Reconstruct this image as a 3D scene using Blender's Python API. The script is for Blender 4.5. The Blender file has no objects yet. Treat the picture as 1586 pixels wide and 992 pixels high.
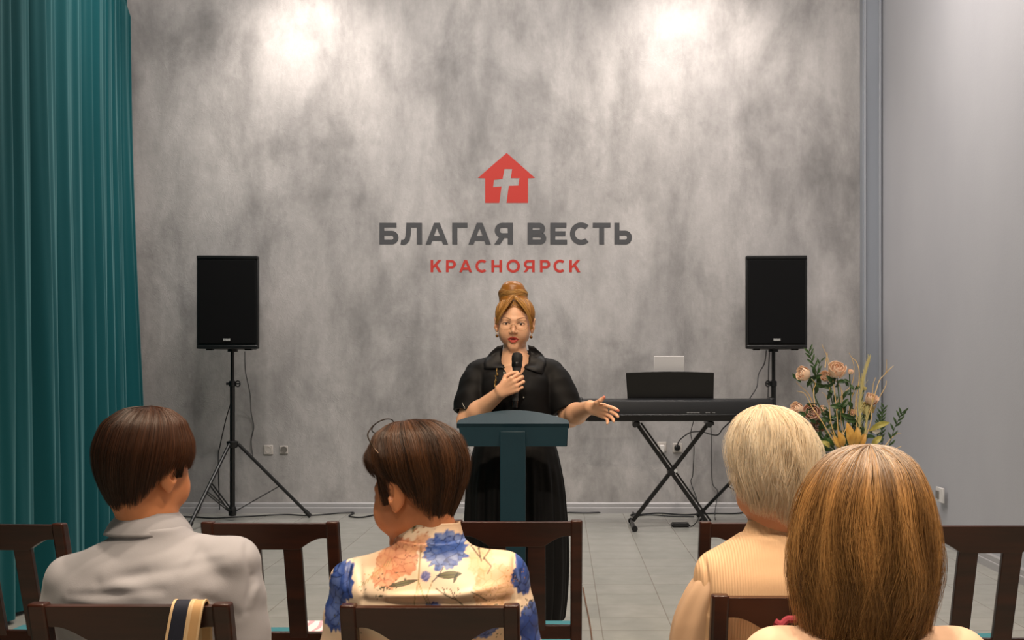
import bpy, bmesh, math, random
import numpy as np
from mathutils import Vector, Matrix, Euler
random.seed(7); rng = np.random.default_rng(7)
SC = bpy.context.scene; COL = SC.collection
PI = math.pi
# ---------------------------------------------------------------- camera model
F = 1700.0; CX = 870.0; CY = 575.0; H = 1.35; W_, H_ = 1586, 992
def at(x, y, Y):                       # photograph point at a chosen real distance
    return Vector(((x-CX)*Y/F, Y, H-(y-CY)*Y/F))
cam = bpy.data.objects.new('camera', bpy.data.cameras.new('camera')); COL.objects.link(cam)
cam.location = (0, 0, H); cam.rotation_euler = (PI/2, 0, 0)
cam.data.sensor_width = 36; cam.data.lens = F/W_*36
cam.data.shift_x = -(CX-W_/2)/W_; cam.data.shift_y = (CY-H_/2)/W_
cam.data.clip_start = .05; cam.data.clip_end = 60
cam.data.dof.use_dof = False
SC.camera = cam
SC.view_settings.view_transform = 'Standard'; SC.view_settings.look = 'None'
SC.view_settings.gamma = 1; SC.view_settings.use_curve_mapping = False
SC.view_settings.exposure = 0.25
# ---------------------------------------------------------------- materials
def lin(c):
    if isinstance(c, str):
        c = tuple(int(c[i:i+2], 16)/255 for i in (0, 2, 4))
    return tuple(v/12.92 if v <= .04045 else ((v+.055)/1.055)**2.4 for v in c)
class NT:
    def __init__(s, m): s.t = m.node_tree; s.n = s.t.nodes; s.l = s.t.links
    def node(s, typ, **kw):
        n = s.n.new(typ)
        for k, v in kw.items():
            if k.startswith('_'): setattr(n, k[1:], v)
        return n
    def link(s, a, b): s.l.new(a, b)
def mat(name, col, rough=.5, metal=0, spec=.5, noise=None, bump=None, sheen=0, sheen_tint=None, coat=0, trans=0, sss=0, attr=None):
    m = bpy.data.materials.new(name); m.use_nodes = True
    t = NT(m); p = t.n['Principled BSDF']
    c = lin(col)+(1,)
    p.inputs['Base Color'].default_value = c
    p.inputs['Roughness'].default_value = rough; p.inputs['Metallic'].default_value = metal
    p.inputs['Specular IOR Level'].default_value = spec
    if sheen:
        p.inputs['Sheen Weight'].default_value = sheen; p.inputs['Sheen Roughness'].default_value = .35
        if sheen_tint: p.inputs['Sheen Tint'].default_value = lin(sheen_tint)+(1,)
    if coat: p.inputs['Coat Weight'].default_value = coat; p.inputs['Coat Roughness'].default_value = .15
    if trans: p.inputs['Transmission Weight'].default_value = trans
    if sss:
        p.inputs['Subsurface Weight'].default_value = sss
        p.inputs['Subsurface Radius'].default_value = (.012, .004, .002); p.inputs['Subsurface Scale'].default_value = 1
    tc = None
    if noise or bump: tc = t.node('ShaderNodeTexCoord')
    if noise:                        # (scale xyz, col2, detail)
        mp = t.node('ShaderNodeMapping'); mp.inputs['Scale'].default_value = noise[0]
        t.link(tc.outputs['Object'], mp.inputs[0])
        nz = t.node('ShaderNodeTexNoise'); nz.inputs['Scale'].default_value = 1; nz.inputs['Detail'].default_value = noise[2] if len(noise) > 2 else 4
        t.link(mp.outputs[0], nz.inputs['Vector'])
        rp = t.node('ShaderNodeValToRGB'); rp.color_ramp.elements[0].position = .35; rp.color_ramp.elements[1].position = .65
        rp.color_ramp.elements[0].color = c; rp.color_ramp.elements[1].color = lin(noise[1])+(1,)
        t.link(nz.outputs[0], rp.inputs[0]); t.link(rp.outputs[0], p.inputs['Base Color'])
    if attr:
        a = t.node('ShaderNodeAttribute', _attribute_name=attr); t.link(a.outputs['Color'], p.inputs['Base Color'])
    if bump:                         # (scale xyz, strength, distance)
        mp = t.node('ShaderNodeMapping'); mp.inputs['Scale'].default_value = bump[0]
        t.link(tc.outputs['Object'], mp.inputs[0])
        nz = t.node('ShaderNodeTexNoise'); nz.inputs['Scale'].default_value = 1; nz.inputs['Detail'].default_value = 3
        t.link(mp.outputs[0], nz.inputs['Vector'])
        b = t.node('ShaderNodeBump'); b.inputs['Strength'].default_value = bump[1]; b.inputs['Distance'].default_value = bump[2]
        t.link(nz.outputs[0], b.inputs['Height']); t.link(b.outputs[0], p.inputs['Normal'])
    return m
# ---------------------------------------------------------------- mesh helpers
def link_mesh(name, me, m, parent=None, smooth=True, bevel=0, seg=2, sharp=.6):
    o = bpy.data.objects.new(name, me); COL.objects.link(o)
    if m is not None:
        for x in (m if isinstance(m, (list, tuple)) else [m]): me.materials.append(x)
    if parent is not None: o.parent = parent
    if smooth:
        me.polygons.foreach_set('use_smooth', [True]*len(me.polygons))
        try: me.set_sharp_from_angle(angle=sharp)
        except Exception: pass
    if bevel:
        b = o.modifiers.new('bevel', 'BEVEL'); b.width = bevel; b.segments = seg; b.limit_method = 'ANGLE'; b.angle_limit = .6
        b.harden_normals = False
    return o
def obj(name, bm, m, parent=None, **kw):
    me = bpy.data.meshes.new(name); bm.normal_update(); bm.to_mesh(me); bm.free()
    return link_mesh(name, me, m, parent, **kw)
def empty(name, loc=(0, 0, 0), rz=0):
    o = bpy.data.objects.new(name, None); COL.objects.link(o); o.location = loc; o.rotation_euler = (0, 0, rz); o.empty_display_size = .1
    return o
def tag(o, label=None, cat=None, group=None, kind=None):
    for k, v in (('label', label), ('category', cat), ('group', group), ('kind', kind)):
        if v: o[k] = v
    return o
def box(bm, c, s, R=None, taper=None):
    vs = []
    for dz in (-.5, .5):
        for dx, dy in ((-.5, -.5), (.5, -.5), (.5, .5), (-.5, .5)):
            k = 1 if (taper is None or dz < 0) else taper
            v = Vector((dx*s[0]*k, dy*s[1]*k, dz*s[2]))
            if R is not None: v = R @ v
            vs.append(bm.verts.new(v+Vector(c)))
    for f in ((3, 2, 1, 0), (4, 5, 6, 7), (0, 1, 5, 4), (1, 2, 6, 5), (2, 3, 7, 6), (3, 0, 4, 7)):
        bm.faces.new([vs[i] for i in f])
def BOX(c, s, R=None, taper=None):
    bm = bmesh.new(); box(bm, c, s, R, taper); return bm
def beam(bm, a, b, w, d, up=(0, 0, 1)):       # rectangular bar from a to b
    a, b = Vector(a), Vector(b); z = (b-a); L = z.length; z.normalize()
    x = Vector(up).cross(z)
    if x.length < 1e-4: x = Vector((1, 0, 0))
    x.normalize(); y = z.cross(x)
    R = Matrix((x, y, z)).transposed()
    box(bm, (a+b)/2, (w, d, L), R)
def prism(bm, pts, y0, y1, axis='y'):        # polygon in (x,z) extruded along y  (or (x,y) along z)
    def V(p, t):
        return (p[0], t, p[1]) if axis == 'y' else ((p[0], p[1], t) if axis == 'z' else (t, p[0], p[1]))
    a = [bm.verts.new(V(p, y0)) for p in pts]; b = [bm.verts.new(V(p, y1)) for p in pts]
    n = len(pts)
    fs = [bm.faces.new(a), bm.faces.new(b[::-1])]
    for i in range(n): fs.append(bm.faces.new((a[i], b[i], b[(i+1) % n], a[(i+1) % n])))
    for f in fs[:2]: f.normal_update()
    bmesh.ops.triangulate(bm, faces=fs[:2])
    bmesh.ops.recalc_face_normals(bm, faces=bm.faces[:])
def catmull(pts, n=8):
    P = [Vector(p) for p in pts]; P = [2*P[0]-P[1]]+P+[2*P[-1]-P[-2]]; out = []
    for i in range(1, len(P)-2):
        a, b, c, d = P[i-1:i+3]
        for k in range(n):
            t = k/n
            out.append(.5*((2*b)+(c-a)*t+(2*a-5*b+4*c-d)*t*t+(3*b-a-3*c+d)*t**3))
    out.append(P[-2]); return out
def tube(bm, pts, r, seg=8, cap=True):
    pts = [Vector(p) for p in pts]; n = len(pts)
    rs = r if hasattr(r, '__len__') else [r]*n
    rings = []; N = None
    for i, p in enumerate(pts):
        t = (pts[min(i+1, n-1)]-pts[max(i-1, 0)]).normalized()
        if N is None:
            N = t.orthogonal().normalized()
        N = (N-t*N.dot(t)).normalized(); B = t.cross(N)
        rings.append([bm.verts.new(p+(N*math.cos(2*PI*k/seg)+B*math.sin(2*PI*k/seg))*rs[i]) for k in range(seg)])
    for a, b in zip(rings, rings[1:]):
        for k in range(seg): bm.faces.new((a[k], a[(k+1) % seg], b[(k+1) % seg], b[k]))
    if cap: bm.faces.new(rings[0][::-1]); bm.faces.new(rings[-1])
def TUBE(pts, r, seg=8):
    bm = bmesh.new(); tube(bm, pts, r, seg); return bm
def lathe(bm, prof, c=(0, 0, 0), seg=24, R=None):
    rings = []
    for r, z in prof:
        ring = []
        for k in range(seg):
            v = Vector((r*math.cos(2*PI*k/seg), r*math.sin(2*PI*k/seg), z))
            if R is not None: v = R @ v
            ring.append(bm.verts.new(v+Vector(c)))
        rings.append(ring)
    for a, b in zip(rings, rings[1:]):
        for k in range(seg): bm.faces.new((a[k], a[(k+1) % seg], b[(k+1) % seg], b[k]))
    bm.faces.new(rings[0][::-1]); bm.faces.new(rings[-1])
def sphere(bm, c, r, u=16, v=10):
    rr = r if hasattr(r, '__len__') else (r, r, r)
    bmesh.ops.create_uvsphere(bm, u_segments=u, v_segments=v, radius=1, matrix=Matrix.Translation(c) @ Matrix.Diagonal((*rr, 1)))
def strip(bm, pts, w, th, side):                   # flat strap following pts; side = width direction
    side = Vector(side).normalized(); pts = [Vector(p) for p in pts]; n = len(pts); R = []
    for i, p in enumerate(pts):
        t = (pts[min(i+1, n-1)]-pts[max(i-1, 0)]).normalized(); nn = t.cross(side).normalized()
        R.append([bm.verts.new(p+side*sx*w/2+nn*sn*th/2) for sx, sn in ((-1, -1), (1, -1), (1, 1), (-1, 1))])
    for a, b in zip(R, R[1:]):
        for k in range(4): bm.faces.new((a[k], a[(k+1) % 4], b[(k+1) % 4], b[k]))
    bm.faces.new(R[0][::-1]); bm.faces.new(R[-1])
    bmesh.ops.recalc_face_normals(bm, faces=bm.faces[:])
def copy_tree(o, parent=None):
    c = o.copy(); COL.objects.link(c); c.parent = parent
    for ch in list(o.children): copy_tree(ch, c)
    return c
# ================================================================ the room
ZC = 5.45; YB = 10.43; YF = -2.6; XL = -4.45
XR_B = 3.02; XNE = 2.66            # side wall toes in slightly towards the camera
def wall_mat(name, c1, c2, c3, bumpy=1.0, streak=True, rough=.62, lo=.30):
    m = bpy.data.materials.new(name); m.use_nodes = True; t = NT(m); p = t.n['Principled BSDF']
    tc = t.node('ShaderNodeTexCoord')
    def nz(scale, detail=5, dist=0, rgh=.55, off=(0, 0, 0)):
        mp = t.node('ShaderNodeMapping'); mp.inputs['Scale'].default_value = scale; mp.inputs['Location'].default_value = off
        t.link(tc.outputs['Object'], mp.inputs[0])
        n = t.node('ShaderNodeTexNoise'); n.inputs['Scale'].default_value = 1; n.inputs['Detail'].default_value = detail
        n.inputs['Distortion'].default_value = dist; n.inputs['Roughness'].default_value = rgh
        t.link(mp.outputs[0], n.inputs['Vector']); return n.outputs[0]
    def ramp(inp, a, b, ca, cb):
        r = t.node('ShaderNodeValToRGB'); r.color_ramp.elements[0].position = a; r.color_ramp.elements[1].position = b
        r.color_ramp.elements[0].color = (*ca, 1) if len(ca) == 3 else ca; r.color_ramp.elements[1].color = (*cb, 1)
        t.link(inp, r.inputs[0]); return r.outputs[0]
    def mix(fac, a, b, mode='MIX'):
        x = t.node('ShaderNodeMix', _data_type='RGBA', _blend_type=mode)
        if hasattr(fac, 'is_linked'): t.link(fac, x.inputs[0])
        else: x.inputs[0].default_value = fac
        t.link(a, x.inputs[6]); t.link(b, x.inputs[7]); return x.outputs[2]
    base = ramp(nz((.9, .9, .55), 6), .34, .66, lin(c1), lin(c2))
    if streak:
        s = ramp(nz((2.4, 2.4, .8), 4, .2, .6), .40, .74, (1, 1, 1), lin(c3))
        s2 = ramp(nz((1.3, 1.3, .9), 5, .4, .65, (4, 2, 9)), .48, .74, (1, 1, 1), lin(c3))
        f = ramp(nz((13, 13, 11), 5, 0, .7), .3, .7, (.86, .86, .86), (1.0, 1.0, 1.0))
        g = ramp(nz((60, 60, 20), 3, 0, .7), .3, .7, (.93, .93, .93), (1.0, 1.0, 1.0))
        base = mix(.8, base, s, 'MULTIPLY'); base = mix(.8, base, s2, 'MULTIPLY'); base = mix(1, base, f, 'MULTIPLY'); base = mix(1, base, g, 'MULTIPLY')
    t.link(base, p.inputs['Base Color'])
    p.inputs['Roughness'].default_value = rough; p.inputs['Specular IOR Level'].default_value = .35
    # trowel relief
    if streak:
        wn = nz((6.5, 6.5, 6.5), 2, 2.2, .5)
        ab = t.node('ShaderNodeMath', _operation='SUBTRACT'); t.link(wn, ab.inputs[0]); ab.inputs[1].default_value = .5
        a2 = t.node('ShaderNodeMath', _operation='ABSOLUTE'); t.link(ab.outputs[0], a2.inputs[0])
        ss = t.node('ShaderNodeMapRange'); ss.inputs['From Min'].default_value = 0; ss.inputs['From Max'].default_value = .028
        ss.inputs['To Min'].default_value = 1; ss.inputs['To Max'].default_value = 0; t.link(a2.outputs[0], ss.inputs[0])
        fine = nz((22, 22, 16), 5, 1.2, .6)
        ad = t.node('ShaderNodeMath', _operation='MULTIPLY_ADD'); t.link(ss.outputs[0], ad.inputs[0]); ad.inputs[1].default_value = .32
        t.link(fine, ad.inputs[2]); hgt = ad.outputs[0]
    else:
        hgt = nz((70, 70, 70), 3, 0, .6)
    b = t.node('ShaderNodeBump'); b.inputs['Strength'].default_value = bumpy; b.inputs['Distance'].default_value = .006 if streak else .002
    t.link(hgt, b.inputs['Height']); t.link(b.outputs[0], p.inputs['Normal'])
    return m
M_wall = wall_mat('concrete_plaster', 'b8b4b2', 'cac5c2', 'b4b5b5', .26)
M_wallr = wall_mat('grey_wallpaper', 'adadb2', 'b4b4b8', 'a0a0a0', .35, False, .55)
M_ceil = mat('ceiling_paint', 'a8a5a2', .8)
M_base = mat('skirting_grey', 'a9a7a8', .35)
M_trim = mat('corner_casing_grey', '8f949c', .4)
# floor: large pale porcelain tiles
def floor_mat():
    m = bpy.data.materials.new('pale_tile_floor'); m.use_nodes = True; t = NT(m); p = t.n['Principled BSDF']
    tc = t.node('ShaderNodeTexCoord'); mp = t.node('ShaderNodeMapping'); mp.inputs['Location'].default_value = (-.209+.37*20, -5.70+.312*40, 0)
    t.link(tc.outputs['Object'], mp.inputs[0])
    br = t.node('ShaderNodeTexBrick', _offset=0.0, _squash=1.0)
    br.inputs['Scale'].default_value = 1; br.inputs['Brick Width'].default_value = .37; br.inputs['Row Height'].default_value = .312
    br.inputs['Mortar Size'].default_value = .0028; br.inputs['Mortar Smooth'].default_value = .3; br.inputs['Bias'].default_value = 0
    br.inputs['Color1'].default_value = lin('9d9d96')+(1,); br.inputs['Color2'].default_value = lin('a3a29b')+(1,); br.inputs['Mortar'].default_value = lin('7d766c')+(1,)
    t.link(mp.outputs[0], br.inputs['Vector'])
    n = t.node('ShaderNodeTexNoise'); n.inputs['Scale'].default_value = 7; n.inputs['Detail'].default_value = 6; t.link(tc.outputs['Object'], n.inputs['Vector'])
    r = t.node('ShaderNodeValToRGB'); r.color_ramp.elements[0].color = (.86, .86, .85, 1); r.color_ramp.elements[1].color = (1, 1, 1, 1)
    r.color_ramp.elements[0].position = .3; r.color_ramp.elements[1].position = .7; t.link(n.outputs[0], r.inputs[0])
    x = t.node('ShaderNodeMix', _data_type='RGBA', _blend_type='MULTIPLY'); x.inputs[0].default_value = 1
    t.link(br.outputs['Color'], x.inputs[6]); t.link(r.outputs[0], x.inputs[7]); t.link(x.outputs[2], p.inputs['Base Color'])
    p.inputs['Roughness'].default_value = .22; p.inputs['Specular IOR Level'].default_value = .5
    b = t.node('ShaderNodeBump'); b.inputs['Strength'].default_value = .25; b.inputs['Distance'].default_value = .002
    n2 = t.node('ShaderNodeTexNoise'); n2.inputs['Scale'].default_value = 30; n2.inputs['Detail'].default_value = 5; t.link(tc.outputs['Object'], n2.inputs['Vector'])
    t.link(n2.outputs[0], b.inputs['Height']); t.link(b.outputs[0], p.inputs['Normal'])
    return m
def struct(name, bm, m, **kw): return tag(obj(name, bm, m, **kw), kind='structure')
T = .15
struct('floor', BOX(((XL+3.2)/2, (YB+YF)/2, -T/2), (3.2-XL+.3, YB-YF+.4, T)), floor_mat(), smooth=False)
struct('ceiling', BOX(((XL+3.2)/2, (YB+YF)/2, ZC+T/2), (3.2-XL+.3, YB-YF+.4, T)), M_ceil, smooth=False)
struct('wall_back', BOX(((XL+3.2)/2, YB+T/2, ZC/2), (3.2-XL, T, ZC)), M_wall, smooth=False)
struct('wall_left', BOX((XL-T/2, (YB+YF)/2, ZC/2), (T, YB-YF, ZC)), M_wallr, smooth=False)
struct('wall_front', BOX(((XL+3.2)/2, YF-T/2, ZC/2), (3.2-XL, T, ZC)), M_wallr, smooth=False)
bm = bmesh.new(); prism(bm, [(XR_B, YB), (XR_B+.2, YB), (XNE+.3, YF), (XNE, YF)], 0, ZC, 'z')
struct('wall_right', bm, M_wallr, smooth=False)
# skirting boards (stepped profile)
bm = bmesh.new(); prism(bm, [(0, 0), (-.018, 0), (-.018, .05), (-.013, .055), (-.013, .09), (-.006, .10), (0, .10)], XL, 2.83, 'x')
o = struct('baseboard_back', bm, M_base); o.location = (0, YB, 0)
L = YB-YF; ang = math.atan2(XR_B-XNE, L)
bm = bmesh.new(); prism(bm, [(0, 0), (-.018, 0), (-.018, .05), (-.013, .055), (-.013, .09), (-.006, .10), (0, .10)], 0, L-.28, 'y')
o = struct('baseboard_right', bm, M_base); o.location = (XNE, YF, 0); o.rotation_euler = (0, 0, -ang)
# boxed corner casing
bm = bmesh.new(); box(bm, (2.925, YB-.05, ZC/2), (.185, .10, ZC)); struct('trim_1', bm, M_trim, bevel=.004)
bm = bmesh.new(); box(bm, (2.852, YB-.108, ZC/2), (.016, .02, ZC)); box(bm, (2.99, YB-.115, ZC/2), (.018, .03, ZC)); struct('trim_2', bm, mat('casing_bead', 'a5a8ae', .3), bevel=.003)

# ================================================================ curtain
M_velvet = mat('teal_velvet', '0a4c52', .75, spec=.15, sheen=.55, sheen_tint='86b9bd', bump=((90, 90, 20), .12, .002))
def curtain():
    # centre line along the left side of the room
    N = 1500; ys = np.linspace(10.22, 1.5, N)
    xc = np.where(ys > 5, -3.98+(10.22-ys)*.225, -3.98+5.22*.225+(5-ys)*.06)
    s = np.linspace(0, 9.2, N)
    zs = np.concatenate([np.linspace(.025, .5, 6), np.linspace(.7, 4.6, 22), np.linspace(4.7, 4.93, 4)])
    r = np.random.default_rng(11)
    cuts = [0]
    while cuts[-1] < 9.4: cuts.append(cuts[-1]+r.uniform(.24, .48))
    cuts = np.array(cuts); amp = r.uniform(.07, .15, len(cuts)); skew = r.uniform(-.25, .25, len(cuts)); sh = r.uniform(-.9, .9, len(cuts))
    V = np.zeros((len(zs), N, 3))
    for i, z in enumerate(zs):
        cz = cuts+.035*np.sin(z*1.1+sh*3)*sh
        k = np.clip(np.searchsorted(cz, s, 'right')-1, 0, len(cz)-2)
        u = (s-cz[k])/(cz[k+1]-cz[k]); u = np.clip(u, 0, 1)
        u2 = u+skew[k]*np.sin(PI*u)*.5
        prof = np.sin(PI*np.clip(u2, 0, 1))**.75          # rounded lobes with sharp valleys
        a = amp[k]*(.75+.25*math.cos(z*.8))*(.55 if z > 4.6 else 1)
        small = .007*np.sin(s*29+z*.6)+.003*np.sin(s*57-z*.9+1)
        off = prof*a+small
        lean = -.10*(z/5)*np.clip((ys-8.6)/1.6, 0, 1)
        V[i, :, 0] = xc+off*.97+lean; V[i, :, 1] = ys+off*.2; V[i, :, 2] = z
    return V
V = curtain(); nz_, nx_ = V.shape[:2]
th = .012
V2 = V.copy(); V2[:, :, 0] -= th
verts = np.concatenate([V.reshape(-1, 3), V2.reshape(-1, 3)])
idx = np.arange(nz_*nx_).reshape(nz_, nx_); q = np.stack([idx[:-1, :-1], idx[:-1, 1:], idx[1:, 1:], idx[1:, :-1]], -1).reshape(-1, 4)
o2 = nz_*nx_
fs = [q, q[:, ::-1]+o2]
for a in (idx[0], idx[-1], idx[:, 0], idx[:, -1]): fs.append(np.stack([a[:-1], a[1:], a[1:]+o2, a[:-1]+o2], -1))
me = bpy.data.meshes.new('velvet_curtain'); me.from_pydata(verts.tolist(), [], np.concatenate(fs).tolist())
o = link_mesh('velvet_curtain', me, M_velvet, sharp=1.2)
rail = obj('curtain_track', BOX((0, 0, 0), (.05, 8.9, .03)), mat('track_white', 'c8c8c8', .4)); rail.location = (-3.45, 6.0, 4.955); rail.rotation_euler = (0, 0, .15)
root = empty('curtain', (-3.4, 6, 0)); tag(root, 'long teal velvet curtain hanging in pleats down the side of the hall', 'curtain')
for c in (o, rail): c.parent = root; c.matrix_parent_inverse = Matrix.Translation((3.4, -6, 0))

# ================================================================ lettering on the wall
M_red = mat('logo_red', 'bd3328', .6, bump=((20, 20, 20), .15, .002)); M_dark = mat('logo_dark_grey', '48484a', .6, bump=((20, 20, 20), .15, .002))
Yw = YB; S = F/Yw
class Glyph:
    """letters drawn as flat polygons in photograph units, then extruded by 3 mm"""
    def __init__(s): s.polys = []
    def poly(s, *p): s.polys.append(list(p))
    def rect(s, x0, y0, x1, y1): s.poly((x0, y0), (x1, y0), (x1, y1), (x0, y1))
    def arc(s, cx, cy, rx, ry, w, a0, a1, n=26, wy=None):
        wy = wy or w
        for i in range(n):
            t0 = math.radians(a0+(a1-a0)*i/n); t1 = math.radians(a0+(a1-a0)*(i+1)/n)
            P = lambda t, k, ky: (cx+(rx-k)*math.cos(t), cy-(ry-ky)*math.sin(t))
            s.poly(P(t0, 0, 0), P(t1, 0, 0), P(t1, w, wy), P(t0, w, wy))
    def bowl(s, x0, x1, y0, y1, w, side=1):     # D-shaped bowl open on stem side
        r = (y1-y0)/2; cy = (y0+y1)/2; wv = w*.94
        if side > 0:
            cx = x1-r; s.rect(x0, y0, cx, y0+wv); s.rect(x0, y1-wv, cx, y1); s.arc(cx, cy, r, r, w, -90, 90, wy=wv)
        else:
            cx = x0+r; s.rect(cx, y0, x1, y0+wv); s.rect(cx, y1-wv, x1, y1); s.arc(cx, cy, r, r, w, 90, 270, wy=wv)
def draw(g, ch, x0, x1, t, b, w):
    h = b-t; m = t+h*.5; wv = w*.92
    if ch == 'Б':
        g.rect(x0, t, x0+w, b); g.rect(x0, t, x1-(x1-x0)*.10, t+wv); g.bowl(x0, x1, t+h*.37, b, w)
    elif ch == 'Л':
        g.rect(x1-w, t, x1, b); g.rect(x0+(x1-x0)*.27, t, x1, t+wv)
        k = (x1-x0)*.27
        p = [(x0+k, t), (x0+k+w*.93, t), (x0+k+w*.90, t+h*.5), (x0+k+w*.62, t+h*.82), (x0+k*.95+w*.12, t+h*.97), (x0+k*.55, b+1), (x0, b), (x0+1, b-wv), (x0+k*.45, b-wv*.98), (x0+k*.75, t+h*.72), (x0+k*.93, t+h*.45)]
        g.poly(*p)
    elif ch == 'А':
        c = (x0+x1)/2; d = w*.56
        g.poly((x0, b), (c-d, t), (c+d*.15, t), (c+d*.15, t+w*.75), (x0+w*1.02, b)); g.poly((x1, b), (c+d, t), (c-d*.15, t), (c-d*.15, t+w*.75), (x1-w*1.02, b))
        g.rect(x0+(x1-x0)*.22, t+h*.61, x1-(x1-x0)*.22, t+h*.61+wv)
    elif ch == 'Г': g.rect(x0, t, x0+w, b); g.rect(x0, t, x1, t+wv)
    elif ch == 'Я':
        g.rect(x1-w, t, x1, b); g.bowl(x0+(x1-x0)*.03, x1, t, t+h*.70, w, -1)
        g.poly((x0, b), (x0+(x1-x0)*.30, t+h*.62), (x0+(x1-x0)*.30+w*1.15, t+h*.62), (x0+w*1.15, b))
    elif ch == 'В':
        g.rect(x0, t, x0+w, b); g.bowl(x0, x1-(x1-x0)*.06, t, t+h*.55, w); g.bowl(x0, x1, t+h*.45-.3, b, w)
    elif ch == 'Е':
        g.rect(x0, t, x0+w, b); g.rect(x0, t, x1-1, t+wv); g.rect(x0, b-wv, x1, b); g.rect(x0, m-wv*.5, x1-(x1-x0)*.1, m+wv*.5)
    elif ch == 'С':
        r = h/2+.6; cx = x0+r*.99; g.arc(cx, m, r, r, w, 48, 312, 34)
    elif ch == 'Т':
        c = (x0+x1)/2; g.rect(c-w/2, t, c+w/2, b); g.rect(x0, t, x1, t+wv)
    elif ch == 'Ь': g.rect(x0, t, x0+w, b); g.bowl(x0, x1, t+h*.36, b, w)
    elif ch == 'К':
        g.rect(x0, t, x0+w, b)
        g.poly((x0+w*.9, t+h*.70), (x0+w*.9, t+h*.48), (x1-w*1.35, t), (x1-w*.12, t), (x0+w*2.2, t+h*.5))
        g.poly((x0+w*1.55, t+h*.48), (x0+w*2.45, t+h*.38), (x1, b), (x1-w*1.2, b))
    elif ch == 'Р': g.rect(x0, t, x0+w, b); g.bowl(x0, x1, t, t+h*.70, w)
    elif ch == 'Н': g.rect(x0, t, x0+w, b); g.rect(x1-w, t, x1, b); g.rect(x0, m-wv/2, x1, m+wv/2)
    elif ch == 'О':
        g.arc((x0+x1)/2, m, (x1-x0)/2, h/2+.7, w, 0, 360, 44)
def glyph_obj(name, g, m, parent, y=Yw):
    bm = bmesh.new()
    for i, p in enumerate(g.polys): prism(bm, [((x-CX)*Yw/F, H-(yy-CY)*Yw/F) for x, yy in p], Yw-.0015-.00004*(i % 45), Yw+.002)
    return obj(name, bm, m, parent, smooth=False)
U = lambda x: 560+x/3.5244
Vv = lambda y: 220+y/3.5244
sign = empty('wall_logo', (0, 0, 0)); tag(sign, 'red house with cross and grey and red lettering painted on the back wall', 'sign')
g = Glyph(); g.poly(*[(U(a), Vv(b)) for a, b in ((792, 60), (947, 197), (909, 199), (909, 333), (791, 333), (804, 240), (856, 238), (862, 198), (815, 198), (822, 148), (780, 148), (770, 202), (723, 208), (718, 247), (764, 243), (752, 333), (674, 333), (674, 199), (635, 197))])
e = glyph_obj('house_emblem', g, M_red, sign); e['label'] = 'red house emblem with a cut-out cross'
g = Glyph()
for ch, a, b in zip('БЛАГАЯВЕСТЬ', (97, 213, 350, 495, 583, 724, 906, 1030, 1138, 1262, 1380), (202, 330, 473, 578, 706, 826, 1008, 1122, 1246, 1359, 1476)):
    draw(g, ch, U(a), U(b), Vv(442), Vv(560), 7.9)
glyph_obj('dark_lettering', g, M_dark, sign)['label'] = 'dark grey lettering'
g = Glyph()
for ch, a, b in zip('КРАСНОЯРСК', (377, 461, 533, 622, 709, 791, 884, 974, 1048, 1134), (438, 515, 603, 684, 767, 865, 945, 1030, 1110, 1195)):
    draw(g, ch, U(a), U(b), Vv(645), Vv(712), 4.1)
glyph_obj('red_lettering', g, M_red, sign)['label'] = 'red lettering'
# wall sockets
M_sock = mat('socket_plastic', 'c4bdb6', .35); M_sockd = mat('socket_dark', '77726c', .5); M_white = mat('white_plastic', 'dcd8d4', .4)
def socket(px, py, label, dark=False, plugk=None, w=.088, group='wall sockets above the skirting'):
    c = at(px, py, YB); r = empty('wall_socket', (c.x, YB, c.z)); tag(r, label, 'socket', group)
    bm = BOX((0, -.006, 0), (w, .012, w)); obj('cover_plate', bm, M_sock, r, bevel=.004)
    bm = bmesh.new(); lathe(bm, [(.031, 0), (.031, .003), (.026, .003), (.025, .001), (.0, .001)], (0, -.012, 0), 24, Matrix.Rotation(PI/2, 3, 'X')); obj('socket_well', bm, M_sockd if dark else M_sock, r)
    if plugk == 'white':
        bm = bmesh.new(); box(bm, (0, -.035, -.02), (.046, .045, .075)); obj('plug_adapter', bm, M_white, r, bevel=.008)
    return r
socket(416, 697, 'grey wall socket nearer the speaker stand, with its worn cover plate'); socket(440, 697, 'grey wall socket with an open dark well, beside another cover plate', True, w=.075)
socket(1025, 692, 'wall socket with a white plug-in adapter behind the keyboard stand', False, 'white'); socket(1049, 694, 'wall socket holding the black plug of the keyboard cable', True)
r = empty('wall_socket', (2.955-.005, 8.5, .42), PI/2); c = at(1455, 767, 8.5); r.location = (c.x+.012, 8.5, c.z)
tag(r, 'white double socket plate low on the smooth side wall', 'socket')
obj('cover_plate', BOX((.0, .006, 0), (.16, .014, .115)), M_white, r, bevel=.004)
obj('socket_face', BOX((.035, .016, 0), (.06, .012, .06)), M_sockd, r, bevel=.003)
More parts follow.
